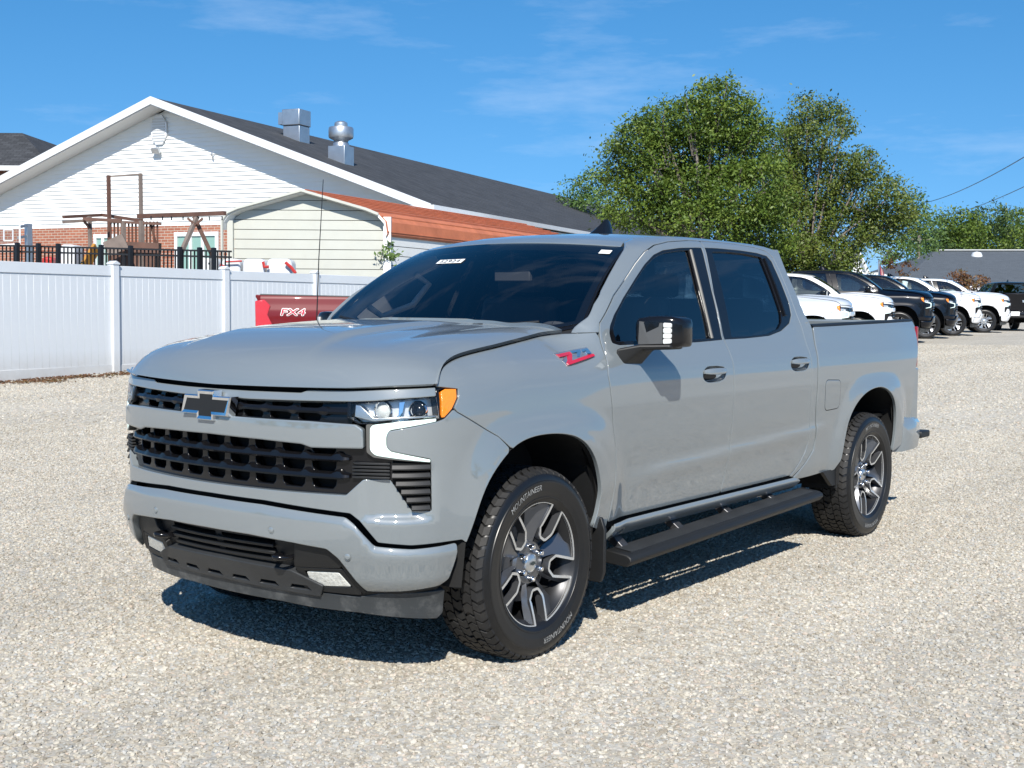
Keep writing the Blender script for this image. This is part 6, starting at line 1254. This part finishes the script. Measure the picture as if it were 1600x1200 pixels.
# unseen woods added behind the camera, to show mirrored in paint and glass
wb = []
for i in range(26):
    a = R(-75 + 150 * i / 25) ; d_ = 70 + 10 * math.sin(i * 1.7); v_ = -FH * math.cos(a) + RH * math.sin(a); wb.append(((_cp + v_ * d_ + np.array([0, 0, 2.2 + 1.2 * math.sin(i * 2.3)]), 5.0, 5.0, 4.6 + 1.4 * math.sin(i * 1.3)), 3.2))
tag(leaves('woods', wb, 260, .55, 'leaf_green', None, 77, 1.6), 'unseen dark green woods added behind the viewer for reflections', 'woods', kind='stuff')

# dry leaves blown against the foot of the white fence
lb = []
for i in range(34):
    q = FA[:2] + fdir * (-6.5 + i * .36) + np.array([-fdir[1], fdir[0]]) * (random.uniform(.10, .55) * (1 if np.dot(np.array([-fdir[1], fdir[0]]), -FH[:2]) > 0 else -1)); lb.append(((np.array([q[0], q[1], float(gz(q[0], q[1])) + .015]), .30, .30, .012), .35))
lt_ = leaves('leaf_litter', lb, 500, .035, 'leaf_rust', None, 91, .22, shell=.1)
tag(lt_, 'brown dry leaves lying along the foot of the white fence', 'leaf litter', kind='stuff')
V_ = np.array([v.co for v in lt_.data.vertices]); V_[:, 2] = gz(V_[:, 0], V_[:, 1]) + .004 + (V_[:, 2] % .03); lt_.data.vertices.foreach_set('co', V_.ravel())
# ================================================================ the other vehicles: same build of pickup, other paint and trim
mat('paint_red', (.13, .006, .009), rough=.4, spec=.2, coat=.35, coat_rough=.02); mat('paint_white', (.74, .75, .76), rough=.4, coat=1., coat_rough=.02); mat('paint_black', (.0025, .003, .0055), rough=.3, spec=.15, coat=.7, coat_rough=.02); mat('paint_silver', (.62, .65, .68), rough=.35, metal=.25, coat=1., coat_rough=.02)
SMALL = ('parking_sensor', 'lug_nut', 'tow_hook', 'stock_number_sticker', 'sticker_number', 'inspection_sticker', 'fender_badge', 'front_emblem', 'tyre_lettering', 'hub_cap_mark', 'wiper', 'handle_cup', 'antenna_mast', 'step_bracket', 'grille_rib', 'brake_caliper', 'intake_slat', 'rear_view_mirror', 'centre_console', 'grab_handle', 'fuel_door', 'fuel_door_gap', 'window_channel', 'vent_slat', 'projector_lens', 'lamp_bezel', 'step_tread', 'axle', 'spare')
def vehicle(label, paint, px, D, head, front=True, scale=1., swap=None, skip=(), group='pickups parked in a row', cat='pickup truck', dz=0.):
    """nose (or tail) of the copy stands at pixel column px, D metres off; head = heading angle"""
    c = copy_tree(T, None, dict({'paint_grey': paint}, **(swap or {})), SMALL + tuple(skip)); c.name = 'pickup_truck'
    p = spot(px, D); off = (.98 if front else -4.86) * scale
    c.location = (p[0] - math.cos(head) * off, p[1] - math.sin(head) * off, 0); c.location.z = float(gz(c.location.x - math.cos(head) * 1.9, c.location.y - math.sin(head) * 1.9)) + dz
    c.rotation_euler = (0, 0, head); c.scale = (scale,) * 3
    for k in ('label', 'category', 'group'):
        if k in c: del c[k]
    return tag(c, label, cat, group)
def heading(lat, dep): v = RH * lat + FH * dep; return ang(v)
H0 = heading(1, -.22)
vehicle('silver pickup with amber lit headlight, nearest of the parked row', 'paint_silver', 1334, 27.5, H0, scale=.97, dz=-.06)
vehicle('white pickup with dark roof rails between the silver and black pickups', 'paint_white', 1397, 31.5, H0, dz=-.05)
vehicle('black pickup with grey wheel arch edges, nearer of the two black ones', 'paint_black', 1458, 35.5, H0, scale=1.06)
vehicle('black pickup with orange side marker, next to the white pickups', 'paint_black', 1494, 39.5, H0, scale=1.04)
vehicle('white pickup with bright chrome wheel and dark lower cladding', 'paint_white', 1532, 43.0, H0, scale=1.05, swap={'rim_dark': 'satin_silver'})
vehicle('white pickup at the right end of the parked row', 'paint_white', 1576, 47.5, H0, scale=1.06, swap={'rim_dark': 'satin_silver'})
vehicle('white pickup cab standing behind the row near the rust coloured shrub', 'paint_white', 1500, 60, heading(-.1, -1), dz=.35)
bt = vehicle('black pickup seen from behind with white licence plate', 'paint_black', 1605, 50, heading(.12, 1), front=False, scale=1.05)
q = MB(); q.box((-4.90, 0.46, .66), (.01, .32, .17)); q.build('licence_plate', 'white_print', bt)
q = MB(); q.v = [(-4.74, a * 1.1, 1.14 + b * 1.1) for a, b in bow(0)]; q.f = [(0, 1, 10, 11), (1, 2, 3, 4, 7, 8, 9, 10), (4, 5, 6, 7)]; q.m = [0] * 3; q.build('tailgate_emblem', 'satin_silver', bt)
# red pickup: only its bed and tail show, left of the grey hood
rp_ = vehicle('red pickup with off-road decal parked before the white fence', 'paint_red', 391, 17.2, heading(1, .13), front=False, dz=-.07, group=None, skip=('tail_light', 'rear_corner'))
def rb(x, z, h): p = M(_UX - x, z, h)[0]; return (p[0], -p[1], p[2])
q = MB(); vs, fs = text_mesh('FX4', .125, .15); xm = max(v[0] for v in vs)
def decal(sc, dx, dz_, h, nm, mt):
    q = MB(); q.add([rb(-4.40 + (x / xm) * .33, 1.175 + y, h) for x, y, _ in vs], fs); return q.build(nm, mt, rp_, recalc=False)
ol = MB()
for ox, oz in ((-.009, 0), (.009, 0), (0, -.009), (0, .009), (-.006, .006), (.006, -.006), (.006, .006), (-.006, -.006)): ol.add([rb(-4.40 + (x / xm) * .33 + ox, 1.175 + y + oz, .010) for x, y, _ in vs], fs)
tag(ol.build('decal_outline', 'white_print', rp_, recalc=False), kind='stuff'); decal(1, 0, 0, .016, 'decal_letters', 'badge_red')
q = MB(); q.prism([(-4.48, 1.02), (-4.715, 1.0), (-4.72, 1.36), (-4.60, 1.38), (-4.52, 1.30), (-4.56, 1.18)], -.93, -.985, 'XZ'); q.build('tail_lamp_housing', 'lamp_pink', rp_, bevel=.012)
